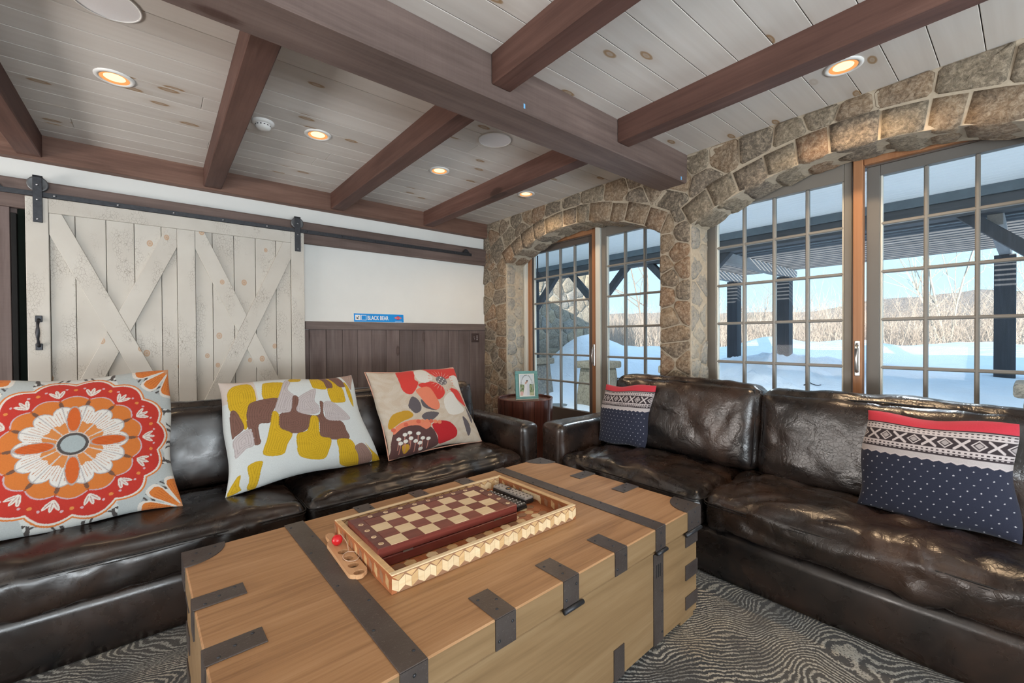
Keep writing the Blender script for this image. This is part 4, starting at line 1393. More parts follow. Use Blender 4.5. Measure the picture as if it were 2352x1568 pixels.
def nordic(S, T):
    NAVY, PALE, RED, DARK = rgb(0.030, 0.034, 0.058), rgb(0.58, 0.52, 0.52), rgb(0.56, 0.045, 0.07), rgb(0.045, 0.035, 0.040)
    C = np.empty(S.shape + (3,)); C[:] = NAVY
    y = T                                                 # up
    put(C, y > 0.245, DARK)
    put(C, y > 0.80, RED)
    for a, b in ((0.765, 0.78), (0.71, 0.735), (0.665, 0.69), (0.40, 0.425), (0.355, 0.375)):
        put(C, (y > a) & (y < b), PALE)
    for yy in (0.75, 0.70, 0.39, 0.335):
        put(C, (np.abs(y - yy) < 0.009) & (np.sin(S * 95) > 0.0), PALE)
    # X and O band
    yc, hh = 0.545, 0.10
    p = (S * 5.0 + 0.5) % 2.0
    q = (y - yc) / hh
    inb = np.abs(q) < 1.05
    xx = (p - 0.5) / 0.5
    isx = p < 1.0
    put(C, inb & isx & (np.abs(np.abs(xx) - np.abs(q)) < 0.26), PALE)
    oo = (p - 1.5) / 0.5
    dm = np.abs(oo) + np.abs(q)
    put(C, inb & ~isx & (dm < 0.98) & (dm > 0.72), PALE)
    put(C, inb & ~isx & (dm < 0.52), rgb(0.40, 0.36, 0.36))
    put(C, (np.abs(y - yc - 0.125) < 0.010) | (np.abs(y - yc + 0.125) < 0.010), PALE)
    put(C, (y > 0.22) & (y < 0.30), rgb(0.50, 0.46, 0.46))
    tri = 0.235 + 0.035 * np.abs(((S * 14) % 2) - 1)
    put(C, (y < 0.30) & (y > tri - 0.06), rgb(0.50, 0.46, 0.46))
    put(C, (np.abs(y - tri + 0.055) < 0.012), PALE)
    # dots
    row = np.floor((y + 1) / 0.115)
    px = ((S + 1) / 0.155 + 0.5 * (row % 2)) % 1.0 - 0.5
    py = ((y + 1) / 0.115) % 1.0 - 0.5
    put(C, (y < 0.12) & ((px * 0.155 / 0.010) ** 2 + (py * 0.115 / 0.011) ** 2 < 1), rgb(0.58, 0.58, 0.62))
    return C
YELLOW_SHAPES=[
('Y',[(-0.92,0.78),(-0.8,0.9),(-0.6,0.89),(-0.58,0.52),(-0.69,0.38),(-0.73,0.21),(-0.74,0.05),(-0.78,0.04),(-0.8,0.22),(-0.91,0.39),(-0.94,0.57)]),
('Y',[(-0.46,0.82),(-0.39,0.9),(-0.13,0.86),(-0.18,0.7),(-0.28,0.54),(-0.48,0.55)]),
('Y',[(-0.07,0.93),(0.05,1.02),(0.14,1.01),(0.09,0.89),(-0.05,0.88)]),
('Y',[(0.27,0.99),(0.42,0.99),(0.45,0.86),(0.45,0.66),(0.3,0.68),(0.24,0.73)]),
('B',[(0.41,0.99),(0.53,0.98),(0.57,0.81),(0.55,0.68),(0.46,0.67),(0.45,0.86)]),
('Y',[(0.46,0.66),(0.55,0.68),(0.57,0.81),(0.53,0.98),(0.63,0.92),(0.72,0.66),(0.72,0.44),(0.69,0.33),(0.49,0.33),(0.45,0.4)]),
('B',[(0.56,1.01),(0.71,0.99),(0.79,0.76),(0.77,0.69),(0.67,0.7),(0.61,0.84)]),
('Y',[(0.79,0.82),(0.85,0.65),(0.87,0.39),(0.84,0.21),(0.8,0.36),(0.78,0.59)]),
('T',[(0.79,1.02),(1.0,1.0),(0.92,0.73),(0.88,0.61),(0.83,0.79)]),
('B',[(-0.71,0.38),(-0.63,0.52),(-0.3,0.54),(-0.36,0.35),(-0.42,0.23),(-0.45,0.08),(-0.59,0.08),(-0.61,-0.09),(-0.61,-0.26),(-0.69,-0.26),(-0.69,-0.0),(-0.73,0.03),(-0.73,0.23)]),
('B',[(-0.92,0.37),(-0.85,0.39),(-0.79,0.19),(-0.78,0.04),(-0.89,-0.06),(-0.93,-0.07)]),
('L',[(-0.13,0.91),(-0.05,0.87),(-0.13,0.7),(-0.06,0.54),(-0.12,0.4),(-0.17,0.24),(-0.28,0.23),(-0.37,0.29),(-0.3,0.51)]),
('L',[(-0.03,0.5),(0.24,0.68),(0.27,0.62),(0.2,0.41),(0.24,0.29),(0.21,0.15),(0.07,0.13),(-0.11,0.2),(-0.1,0.31)]),
('B',[(-0.09,0.54),(-0.02,0.52),(-0.04,0.39),(-0.09,0.23),(0.07,0.12),(0.22,0.12),(0.27,0.38),(0.32,0.35),(0.29,0.22),(0.29,0.02),(0.52,-0.08),(0.56,-0.28),(0.56,-0.46),(0.25,-0.41),(0.15,-0.31),(0.18,-0.04),(0.14,0.09),(0.07,0.06),(0.02,-0.12),(-0.11,-0.2),(-0.29,-0.15),(-0.36,-0.06),(-0.32,0.21),(-0.17,0.24)]),
('L',[(0.32,0.34),(0.47,0.35),(0.67,0.04),(0.65,-0.07),(0.32,-0.03),(0.3,0.14)]),
('Y',[(-0.4,0.28),(-0.33,0.21),(-0.35,-0.04),(-0.21,-0.19),(-0.29,-0.36),(-0.37,-0.54),(-0.6,-0.47),(-0.53,-0.21),(-0.46,0.05)]),
('Y',[(0.07,0.06),(0.12,0.1),(0.18,0.03),(0.15,-0.31),(0.29,-0.41),(0.23,-0.63),(0.14,-0.79),(-0.06,-0.73),(-0.17,-0.62),(-0.18,-0.43),(-0.15,-0.21),(-0.01,-0.17)]),
('Y',[(0.38,-0.44),(0.58,-0.48),(0.64,-0.68),(0.65,-0.92),(0.63,-1.02),(0.39,-0.97),(0.36,-0.84),(0.37,-0.62)]),
('M',[(0.62,-0.64),(0.78,-0.6),(0.88,-0.9),(0.78,-1.03),(0.65,-1.02),(0.65,-0.82)]),
('Y',[(0.81,-0.59),(0.88,-0.74),(1.01,-0.96),(0.96,-1.02),(0.86,-1.0),(0.88,-0.85)]),
('Y',[(-0.79,-0.6),(-0.62,-0.57),(-0.64,-0.73),(-0.69,-1.0),(-0.79,-0.97),(-0.77,-0.84)]),
('Y',[(-0.93,-0.77),(-0.87,-0.72),(-0.88,-0.86),(-0.85,-0.95),(-0.86,-0.97),(-0.99,-0.99)]),
('L',[(-0.92,-0.12),(-0.75,0.02),(-0.69,-0.03),(-0.69,-0.27),(-0.79,-0.31),(-0.92,-0.43),(-0.93,-0.3)])]
FLORAL_SHAPES=[
('R',[(-0.43,0.96),(-0.29,0.98),(-0.04,0.95),(-0.12,0.71),(-0.08,0.59),(-0.3,0.33),(-0.45,0.42),(-0.46,0.67)]),
('R',[(0.2,1.01),(0.65,1.02),(1.06,0.93),(1.0,0.61),(0.8,0.71),(0.58,0.65),(0.36,0.74),(0.24,0.93)]),
('R',[(-0.09,0.56),(0.25,0.6),(0.44,0.43),(0.41,0.25),(0.21,0.13),(0.13,0.32),(-0.04,0.44)]),
('R',[(0.61,0.38),(0.85,0.32),(0.92,0.01),(0.89,-0.09),(0.72,0.07)]),
('W',[(-0.05,0.91),(0.13,0.98),(0.25,0.87),(0.28,0.67),(0.06,0.58),(-0.06,0.67)]),
('W',[(0.71,0.7),(0.92,0.76),(1.0,0.53),(0.96,0.32),(0.81,0.4)]),
('G',[(-0.16,0.18),(-0.05,0.03),(0.1,-0.11),(-0.03,-0.09),(-0.17,0.01)]),
('P',[(-0.19,0.42),(0.09,0.47),(0.17,0.28),(0.2,-0.0),(0.1,-0.11),(-0.06,-0.0),(-0.16,0.25)]),
('W',[(0.34,0.12),(0.62,0.3),(0.7,0.04),(0.8,-0.18),(0.54,-0.28),(0.33,-0.22)]),
('G',[(-0.45,0.08),(-0.32,0.27),(-0.21,0.15),(-0.22,-0.05),(-0.35,-0.13),(-0.43,-0.02)]),
('G',[(-0.25,-0.2),(-0.1,-0.13),(0.12,-0.19),(-0.06,-0.33),(-0.22,-0.3)]),
('G',[(0.67,-0.34),(0.77,-0.48),(0.76,-0.71),(0.66,-0.83),(0.64,-0.56)]),
('G',[(0.9,-0.09),(0.94,-0.38),(0.86,-0.53),(0.85,-0.29)]),
('U',[(-0.92,-0.26),(-0.78,-0.07),(-0.49,-0.04),(-0.42,-0.18),(-0.68,-0.27),(-0.91,-0.38)]),
('D',[(-0.95,-0.65),(-0.85,-0.44),(-0.65,-0.33),(-0.35,-0.31),(-0.12,-0.5),(-0.04,-0.76),(-0.05,-0.96),(-0.38,-1.0),(-0.78,-0.99),(-1.0,-0.99),(-0.97,-0.81)]),
('P',[(-0.87,-0.44),(-0.69,-0.29),(-0.34,-0.27),(-0.11,-0.41),(-0.23,-0.52),(-0.38,-0.4),(-0.66,-0.39),(-0.86,-0.5)]),
('Q',[(-0.1,-0.45),(0.09,-0.38),(0.3,-0.44),(0.42,-0.65),(0.36,-0.83),(0.12,-0.93),(-0.02,-0.93),(-0.03,-0.73)]),
('U',[(-0.76,-0.77),(-0.64,-0.76),(-0.64,-0.87),(-0.74,-0.94)])]
FLORAL_DOTS=[(-0.67,-0.55),(-0.57,-0.53),(-0.57,-0.65),(-0.68,-0.69),(-0.8,-0.62),(-0.78,-0.71),(-0.41,-0.58),(-0.49,-0.73),(-0.34,-0.7),(-0.41,-0.79),(-0.23,-0.74),(-0.41,-0.92)]
FLORAL_EYE=[(0.48,0.62)]

cushion('mandala_cushion', 'large square cushion with an orange and red flower medallion', ((-0.600, 2.72, 1.078), (0.044, 2.74, 1.086), (0.072, 2.47, 0.475), (-0.62, 2.46, 0.475)), 0.10, mandala, (0.6, 0.58, 0.54), 'patterned cushions on the sofas', 330, 3)
cushion('scallop_cushion', 'square cushion with mustard yellow and brown stitched scallops', ((0.236, 2.75, 1.004), (0.945, 2.77, 1.002), (1.058, 2.585, 0.478), (0.240, 2.455, 0.478)), 0.09, yellow_print, (0.6, 0.6, 0.58), 'patterned cushions on the sofas', 270, 5, None, 0.010)
cushion('floral_cushion', 'beige cushion printed with red poppies and dark leaves', ((1.037, 2.77, 1.014), (1.712, 2.78, 1.010), (1.818, 2.56, 0.478), (1.093, 2.53, 0.478)), 0.085, floral_print, (0.5, 0.42, 0.32), 'patterned cushions on the sofas', 270, 8, plain('pink_piping', (0.55, 0.30, 0.22), 0.8))
cushion('nordic_cushion', 'smaller navy knit cushion with red top beside the sofa arm', ((2.555, 2.010, 0.885), (2.545, 1.590, 0.910), (2.515, 1.655, 0.470), (2.500, 2.035, 0.475)), 0.085, nordic, (0.03, 0.034, 0.058), 'navy knit cushions', 230, 11, None, 0.004, 0.03)
cushion('nordic_cushion', 'large dotted navy knit cushion with red top at the photo edge', ((2.50, 0.482, 0.895), (2.49, 0.035, 0.900), (2.42, 0.020, 0.470), (2.44, 0.505, 0.472)), 0.11, nordic, (0.03, 0.034, 0.058), 'navy knit cushions', 250, 14, None, 0.004, 0.03)

# ================================================================== TRUNK
# local frame: x 0..L along the sofa, y 0..D away from the camera, origin at the near corner on the floor side
TL_, TD_, TZ = 1.735, 0.985, 0.500
ck = thing('trunk_table', 'oak trunk coffee table with pitted iron straps and corner plates', 'coffee table', (0.083, 0.874, 0.014), math.radians(1.55))
g = 0.014
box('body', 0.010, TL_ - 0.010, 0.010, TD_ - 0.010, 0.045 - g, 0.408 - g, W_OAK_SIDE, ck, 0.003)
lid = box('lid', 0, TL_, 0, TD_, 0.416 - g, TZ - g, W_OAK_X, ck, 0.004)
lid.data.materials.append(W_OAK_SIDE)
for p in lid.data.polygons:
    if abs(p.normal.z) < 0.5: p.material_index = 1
box('lid_gap', 0.014, TL_ - 0.014, 0.014, TD_ - 0.014, 0.406 - g, 0.418 - g, plain('gap_shadow', (0.12, 0.08, 0.05), 0.8), ck)
for fx in (0.02, TL_ - 0.13):
    for fy in (0.02, TD_ - 0.13):
        box('foot', fx, fx + 0.11, fy, fy + 0.11, 0.0015, 0.048 - g, W_OAK_SIDE, ck, 0.002)
T_ = 0.0035
def rivets(o, pts):
    for p in pts:
        n = Vector(p[3])
        a = Vector(p[:3])
        tube('rivet', [a, a + n * 0.0018], [0.0050, 0.0034], IRON, o, 6)
ztop = TZ - g
# two full straps
for x0 in (0.318, 1.372):
    s = box('strap', x0, x0 + 0.070, -T_, TD_ + T_, ztop, ztop + T_, STRAP, ck, 0.0012)
    box('strap_side', x0, x0 + 0.070, -T_, 0.0, 0.416 - g, ztop, STRAP, s)
    box('strap_side', x0, x0 + 0.070, TD_, TD_ + T_, 0.416 - g, ztop, STRAP, s)
    low_ = box('strap_low', x0, x0 + 0.070, 0.010 - T_, 0.010, 0.045 - g, 0.400 - g, STRAP, s)
    box('strap_low', x0, x0 + 0.070, TD_ - 0.010, TD_ - 0.010 + T_, 0.045 - g, 0.400 - g, STRAP, s)
    for i in range(3):
        box('slot', x0 + 0.018 + 0.013 * i, x0 + 0.0225 + 0.013 * i, 0.0095 - T_ - 0.0006, 0.0105 - T_, 0.305 - g, 0.355 - g, BLACK_PL, s)
    tube('hinge', [(x0 + 0.004, -0.006, 0.408 - g), (x0 + 0.075, -0.006, 0.408 - g)], 0.0075, IRON, s, 8)
    pts = []
    for i in range(8):
        y = 0.04 + i * (TD_ - 0.08) / 7
        pts += [(x0 + (0.014 if i % 2 else 0.056), y, ztop + T_, (0, 0, 1))]
    for z in (0.43, 0.48): pts.append((x0 + 0.035, -T_, z - g, (0, -1, 0)))
    for z in (0.08, 0.16, 0.24): pts.append((x0 + 0.06, 0.010 - T_, z - g, (0, -1, 0)))
    rivets(s, pts)
# short clips on the long sides
for x0 in (0.588, 0.851, 1.112):
    for side in (0, 1):
        ya, yb = (-T_, 0.122) if side == 0 else (TD_ - 0.122, TD_ + T_)
        s = box('clip', x0, x0 + 0.070, ya, yb, ztop, ztop + T_, STRAP, ck, 0.0012)
        yf = (-T_, 0.0) if side == 0 else (TD_, TD_ + T_)
        box('clip_side', x0, x0 + 0.070, yf[0], yf[1], 0.418 - g, ztop, STRAP, s)
        nY = -1 if side == 0 else 1
        rivets(s, [(x0 + 0.014, (ya + yb) / 2 + 0.035, ztop + T_, (0, 0, 1)), (x0 + 0.056, (ya + yb) / 2 + 0.005, ztop + T_, (0, 0, 1)), (x0 + 0.030, (ya + yb) / 2 - 0.03, ztop + T_, (0, 0, 1)),
                   (x0 + 0.012, yf[0] if side == 0 else yf[1], 0.44 - g, (0, nY, 0)), (x0 + 0.058, yf[0] if side == 0 else yf[1], 0.475 - g, (0, nY, 0))])
        if x0 == 0.851:
            yy = -0.006 if side == 0 else TD_ + 0.006
            tube('hinge', [(x0 - 0.002, yy, 0.410 - g), (x0 + 0.085, yy, 0.410 - g)], 0.008, IRON, s, 8)
        if x0 != 0.851 or side == 1:
            yl = (0.010 - T_, 0.010) if side == 0 else (TD_ - 0.010, TD_ - 0.010 + T_)
            box('clip_low', x0 + 0.005, x0 + 0.066, yl[0], yl[1], 0.045 - g, 0.155 - g, STRAP, s)
# short clips on the ends
for y0 in (0.305, 0.570):
    for side in (0, 1):
        xa, xb2 = (-T_, 0.124) if side == 0 else (TL_ - 0.124, TL_ + T_)
        s = box('clip', xa, xb2, y0, y0 + 0.070, ztop, ztop + T_, STRAP, ck, 0.0012)
        xf = (-T_, 0.0) if side == 0 else (TL_, TL_ + T_)
        box('clip_side', xf[0], xf[1], y0, y0 + 0.070, 0.418 - g, ztop, STRAP, s)
        rivets(s, [((xa + xb2) / 2 - 0.035, y0 + 0.014, ztop + T_, (0, 0, 1)), ((xa + xb2) / 2, y0 + 0.035, ztop + T_, (0, 0, 1)), ((xa + xb2) / 2 + 0.04, y0 + 0.056, ztop + T_, (0, 0, 1))])
# corner plates
for cx, sx in ((0, 1), (TL_, -1)):
    for cy, sy in ((0, 1), (TD_, -1)):
        R_ = 0.122
        pts = [(cx - sx * T_, cy - sy * T_)] + [(cx + sx * R_ * math.cos(a), cy + sy * R_ * math.sin(a)) for a in [math.pi / 2 * k / 12 for k in range(13)]]
        pts[1] = (pts[1][0], cy - sy * T_)
        pts[-1] = (cx - sx * T_, pts[-1][1])
        s = prism('corner_plate', pts, 'z', ztop, ztop + T_, STRAP, ck)
        ylo, yhi = sorted((cy - sy * T_, cy))
        xlo, xhi = sorted((cx - sx * T_, cx + sx * 0.110))
        box('corner_side', xlo, xhi, ylo, yhi, 0.418 - g, ztop, STRAP, s)
        xl2, xh2 = sorted((cx - sx * T_, cx))
        yl2, yh2 = sorted((cy, cy + sy * 0.110))
        box('corner_side', xl2, xh2, yl2, yh2, 0.418 - g, ztop, STRAP, s)
        for (z0, z1) in ((0.345, 0.404), (0.205, 0.268), (0.080, 0.135)):
            yb0, yb1 = sorted((cy + sy * (0.010 - T_), cy + sy * 0.010))
            xa0, xa1 = sorted((cx + sx * (0.010 - T_), cx + sx * 0.112))
            box('corner_band', xa0, xa1, yb0, yb1, z0 - g, z1 - g, STRAP, s)
            xb0, xb1 = sorted((cx + sx * (0.010 - T_), cx + sx * 0.010))
            ya0, ya1 = sorted((cy + sy * 0.010, cy + sy * 0.112))
            box('corner_band', xb0, xb1, ya0, ya1, z0 - g, z1 - g, STRAP, s)
        rivets(s, [(cx + sx * a, cy + sy * b, ztop + T_, (0, 0, 1)) for a, b in ((0.02, 0.09), (0.09, 0.02), (0.035, 0.035), (0.07, 0.07))] +
               [(cx + sx * a, cy - sy * T_, z - g, (0, -sy, 0)) for a, z in ((0.02, 0.435), (0.08, 0.45), (0.05, 0.485))])
tube('end_hinge', [(TL_ - 0.135, -0.006, 0.410 - g), (TL_ - 0.004, -0.006, 0.410 - g)], 0.0085, IRON, ck, 8)

# ------------------------------------------------------------------ marquetry tray
TZ0 = 0.5005
tw, td, th = 0.790, 0.495, 0.058
ty = thing('marquetry_tray', 'shallow wooden tray with zigzag marquetry sides on the trunk', 'tray', (0.509, 1.166, TZ0), math.radians(0.7))
box('bottom', 0.010, tw - 0.010, 0.010, td - 0.010, 0.0, 0.008, W_CHERRY, ty)
box('end_panel', 0, 0.016, 0, td, 0, th - 0.004, W_CHERRY, ty, 0.001)
box('end_panel', tw - 0.016, tw, 0, td, 0, th - 0.004, W_CHERRY, ty, 0.001)
box('side_panel', 0.016, tw - 0.016, 0.0, 0.014, 0, th - 0.004, W_WALNUT, ty, 0.001)
box('side_panel', 0.016, tw - 0.016, td - 0.014, td, 0, th - 0.004, W_WALNUT, ty, 0.001)
for a in ((0, tw, 0, 0.016), (0, tw, td - 0.016, td)):
    box('rim', a[0], a[1], a[2] - 0.0005, a[3] + 0.0005, th - 0.004, th, W_MAPLE, ty, 0.001)
for a in ((0, 0.018, 0.016, td - 0.016), (tw - 0.018, tw, 0.016, td - 0.016)):
    box('rim', a[0] - 0.0005, a[1] + 0.0005, a[2], a[3], th - 0.004, th, W_MAPLE_MID, ty, 0.001)
def inlay(name, quad, face, mat):
    """quad in (u, z); face maps (u, z, h) to local xyz"""
    vs = [face(u, z, 0.0) for u, z in quad] + [face(u, z, 0.0011) for u, z in quad]
    n = len(quad)
    fs = [tuple(range(n, 2 * n))] + [(i, (i + 1) % n, n + (i + 1) % n, n + i) for i in range(n)]
    return mesh(name, vs, fs, mat, ty)
nz = 19
pw = tw / nz
faces_long = [lambda u, z, h: (u, -h, z), lambda u, z, h: (u, td - 0.014 - h, z)]
for fi, F in enumerate(faces_long):
    for i in range(nz):
        u0, u1, um = i * pw, (i + 1) * pw, (i + 0.5) * pw
        lo, hi, dz = 0.016, 0.030, 0.018
        up_ = i % 1
        # chevron: two leaning blocks, light and mid-tone maple, over a dark triangle
        inlay('inlay', [(u0 + 0.0004, lo), (um - 0.0003, lo - 0.013), (um - 0.0003, lo + dz), (u0 + 0.0004, hi + dz - 0.001)], F, W_MAPLE)
        inlay('inlay', [(um + 0.0003, lo - 0.013), (u1 - 0.0004, lo), (u1 - 0.0004, hi + dz - 0.001), (um + 0.0003, lo + dz)], F, W_MAPLE_MID if i % 2 else W_MAPLE)
        inlay('inlay', [(u0 + 0.003, hi + dz + 0.003), (um, lo + dz + 0.002), (u1 - 0.003, hi + dz + 0.003), (um, hi + dz + 0.0045)], F, W_MAPLE_MID)
ne = 12
pe = td / ne
for F in (lambda u, z, h: (-h, td - u, z), lambda u, z, h: (tw - 0.016 - h, td - u, z)):
    for i in range(ne):
        u0, u1, um = i * pe, (i + 1) * pe, (i + 0.5) * pe
        inlay('inlay', [(u0 + 0.001, 0.020), (um, 0.008), (um, 0.034), (u0 + 0.001, 0.046)], F, W_MAPLE_MID if i % 2 else W_WALNUT)
# floor of the tray: rows of leaning cubes where it shows
cell = 0.040
for i in range(int(tw / cell) - 1):
    for j in range(int(td / cell) - 1):
        x0, y0 = 0.016 + cell * i, 0.016 + cell * j
        if 0.03 < x0 < 0.55 and 0.15 < y0 < 0.38: continue
        m = (W_MAPLE, W_WALNUT, W_MAPLE_MID, W_CHERRY)[(i + 2 * j) % 4]
        vs = [(x0 + 0.001, y0 + 0.010, 0.0081), (x0 + cell / 2, y0 + 0.001, 0.0081), (x0 + cell - 0.001, y0 + 0.010, 0.0081), (x0 + cell - 0.001, y0 + cell - 0.012, 0.0081), (x0 + cell / 2, y0 + cell - 0.002, 0.0081), (x0 + 0.001, y0 + cell - 0.012, 0.0081)]
        vs2 = [(a, b, 0.0092) for a, b, c in vs]
        mesh('inlay', vs + vs2, [(6, 7, 8, 9, 10, 11)] + [(k, (k + 1) % 6, 6 + (k + 1) % 6, 6 + k) for k in range(6)], m, ty)
box('hand_hole', tw - 0.0175, tw - 0.0155, 0.19, 0.31, 0.020, 0.044, W_MAPLE, ty, 0.0005)

# ------------------------------------------------------------------ folded chess set
bz = 0.5100
cb = thing('chess_box', 'folded wooden chess box with inlaid squares lying in the tray', 'chess set', (0.524, 1.303, bz), math.radians(-0.2))
cw_, cd_, chh = 0.572, 0.283, 0.064
box('half', 0, cw_, 0, cd_, 0.0, chh * 0.5 - 0.0008, W_CHESS_BOX, cb, 0.003)
box('half', 0, cw_, 0, cd_, chh * 0.5 + 0.0008, chh, W_CHESS_BOX, cb, 0.003)
for x0 in (0.085, 0.455):
    box('hinge', x0, x0 + 0.035, -0.0012, 0.0006, chh * 0.5 - 0.003, chh * 0.5 + 0.003, BOLT, cb)
sq = 0.0600
mx0 = (cw_ - 8 * sq) / 2
SQ = {}
for key, (w_, d_) in dict(full=(sq, sq), ).items():
    bm = bmesh.new(); add_box(bm, 0.0006, sq - 0.0006, 0.0006, sq - 0.0006, 0, 0.0012)
    SQ['a'] = bm_obj('square_src', bm, W_CHESS_DARK).data
    bm = bmesh.new(); add_box(bm, 0.0006, sq - 0.0006, 0.0006, sq - 0.0006, 0, 0.0012)
    SQ['b'] = bm_obj('square_src', bm, W_MAPLE).data
    for o in [o for o in bpy.data.objects if o.name.startswith('square_src')]: bpy.data.objects.remove(o)
# four rows of squares reach the near edge (the fold); half squares and a rim border run round the other sides
for i in range(8):
    for j in range(4):
        if j == 3:
            pass
        o = link('square', SQ['a' if (i + j) % 2 else 'b'], cb)
        o.location = (mx0 + i * sq, 0.002 + j * sq, chh)
for i in range(11):
    a = mx0 - 0.004 + i * (8 * sq + 0.008) / 11
    box('border_tile', a, a + (8 * sq + 0.008) / 11 - 0.001, 4 * sq + 0.006, cd_ - 0.004, chh, chh + 0.0010, W_CHESS_RIM, cb)
for x0, x1 in ((0.004, mx0 - 0.003), (cw_ - mx0 + 0.003, cw_ - 0.004)):
    for j in range(5):
        box('border_tile', x0, x1, 0.003 + j * 0.0475, 0.003 + (j + 1) * 0.0475 - 0.001, chh, chh + 0.0010, W_CHESS_RIM, cb)
def roundel(x, y):
    n = 14
    vs = [(x + 0.0088 * math.cos(2 * math.pi * k / n), y + 0.0088 * math.sin(2 * math.pi * k / n), chh + 0.0010) for k in range(n)]
    vs += [(a, b, chh + 0.0018) for a, b, c in vs]
    o = mesh('roundel', vs, [tuple(range(n, 2 * n))] + [(k, (k + 1) % n, n + (k + 1) % n, n + k) for k in range(n)], W_MAPLE, cb)
    ring = [(x + 0.0042 * math.cos(2 * math.pi * k / 8), y + 0.0042 * math.sin(2 * math.pi * k / 8), chh + 0.0018) for k in range(8)]
    tube('mark', ring, 0.0008, W_CHESS_DARK, o, 4, True)
for i in range(8): roundel(mx0 + (i + 0.5) * sq, cd_ - 0.021)
for j in range(4):
    roundel(mx0 / 2 + 0.0005, 0.002 + (j + 0.5) * sq)
    roundel(cw_ - mx0 / 2 - 0.0005, 0.002 + (j + 0.5) * sq)

# ------------------------------------------------------------------ remotes in the tray
def remote(name, label, x, y, z, rz, L, W, Hh, body, top, rows, cols, ring):
    t = thing(name, label, 'remote', (x, y, z), rz, 'remotes in the tray')
    soft = box('case', -W / 2, W / 2, -L / 2, L / 2, 0, Hh * 0.6, body, t, 0.004, 2)
    box('face', -W / 2 + 0.002, W / 2 - 0.002, -L / 2 + 0.002, L / 2 - 0.002, Hh * 0.6, Hh, top, t, 0.003, 2)
    for i in range(rows):
        for j in range(cols):
            yy = -L / 2 + 0.014 + i * (L - 0.03) / max(1, rows - 1)
            xx = (j - (cols - 1) / 2) * (W - 0.014) / max(1, cols - 1) if cols > 1 else 0
            if ring and abs(yy - L * 0.12) < 0.022: continue
            box('button', xx - 0.0038, xx + 0.0038, yy - 0.003, yy + 0.003, Hh, Hh + 0.0016, BLACK_PL if top is GREY_PL else BUTTON, t, 0.0008)
    if ring:
        rp = [(0.012 * math.cos(2 * math.pi * k / 16), L * 0.12 + 0.012 * math.sin(2 * math.pi * k / 16), Hh + 0.001) for k in range(16)]
        tube('dial', rp, 0.0030, BLACK_PL, t, 5, True)
        lathe('ok_button', [(0.0003, 0.0022), (0.006, 0.002), (0.007, 0.0)], plain('amber_button', (0.45, 0.20, 0.03), 0.4), t, 14, (0, L * 0.12, Hh))
    return t
remote('remote_control', 'silver-topped remote with a round dial, propped along the tray end', 1.243, 1.510, 0.5100, math.radians(2), 0.225, 0.052, 0.028, BLACK_PL, GREY_PL, 9, 3, True)
remote('remote_control', 'dark remote with rows of pale buttons next to the chess box', 1.165, 1.480, 0.5100, math.radians(6), 0.235, 0.060, 0.020, BLACK_PL, BLACK_PL, 10, 4, False)

# ------------------------------------------------------------------ wooden ball-and-loop puzzle paddle
pd = thing('puzzle_paddle', 'narrow wooden puzzle paddle with holes and a red ball', 'puzzle', (0.474, 1.468, 0.5040), math.radians(-1.5))
bm = bmesh.new()
out = []
hw, hl = 0.0285, 0.150
for k in range(9):
    a = math.radians(180 + 180 * k / 8)
    out.append((0.0 + hw * math.cos(a), -hl + 0.012 + hw * 0.8 * math.sin(a)))
out += [(hw, 0.10), (0.020, 0.118), (0.012, 0.128), (0.015, 0.150), (0.013, 0.178), (0.0, 0.188), (-0.013, 0.178), (-0.015, 0.150), (-0.012, 0.128), (-0.020, 0.118), (-hw, 0.10)]
holes = [(0.0, -0.150), (0.0, -0.096), (0.0, -0.042), (0.0, 0.012)]
def ring_pts(c, r, n=18): return [(c[0] + r * math.cos(2 * math.pi * k / n), c[1] + r * math.sin(2 * math.pi * k / n)) for k in range(n)]
loops = [out] + [ring_pts(h, 0.0165) for h in holes]
for z in (0.0, 0.013):
    ed = []
    for lp in loops:
        vv = [bm.verts.new((p[0], p[1], z)) for p in lp]
        ed += [bm.edges.new((vv[i], vv[(i + 1) % len(vv)])) for i in range(len(vv))]
    bmesh.ops.triangle_fill(bm, use_beauty=True, use_dissolve=False, edges=ed)
bm.verts.ensure_lookup_table()
base = 0
cnt = sum(len(l) for l in loops)
for lp in loops:
    n = len(lp)
    for i in range(n):
        a, b = base + i, base + (i + 1) % n
        bm.faces.new((bm.verts[a], bm.verts[b], bm.verts[b + cnt], bm.verts[a + cnt]))
    base += n
bm_obj('board', bm, W_PADDLE, pd)
lathe('ball', [(0.0002, 0.0), (0.010, 0.003), (0.0165, 0.011), (0.0185, 0.0185), (0.0165, 0.026), (0.010, 0.034), (0.0002, 0.037)], RED_BALL, pd, 20, (-0.002, 0.072, 0.0128))
cp = []
for k in range(40):
    a = k / 39
    if a < 0.3:
        cp.append((0.012 + 0.008 * math.sin(a * 10), 0.085 - a * 0.30, 0.045 - a * 0.10))
    else:
        an = (a - 0.3) / 0.7 * 2 * math.pi + math.pi / 2
        cp.append((0.010 + 0.024 * math.cos(an), -0.040 + 0.036 * math.sin(an) , 0.0155))
tube('cord', cp, 0.0013, CORD, pd, 5)

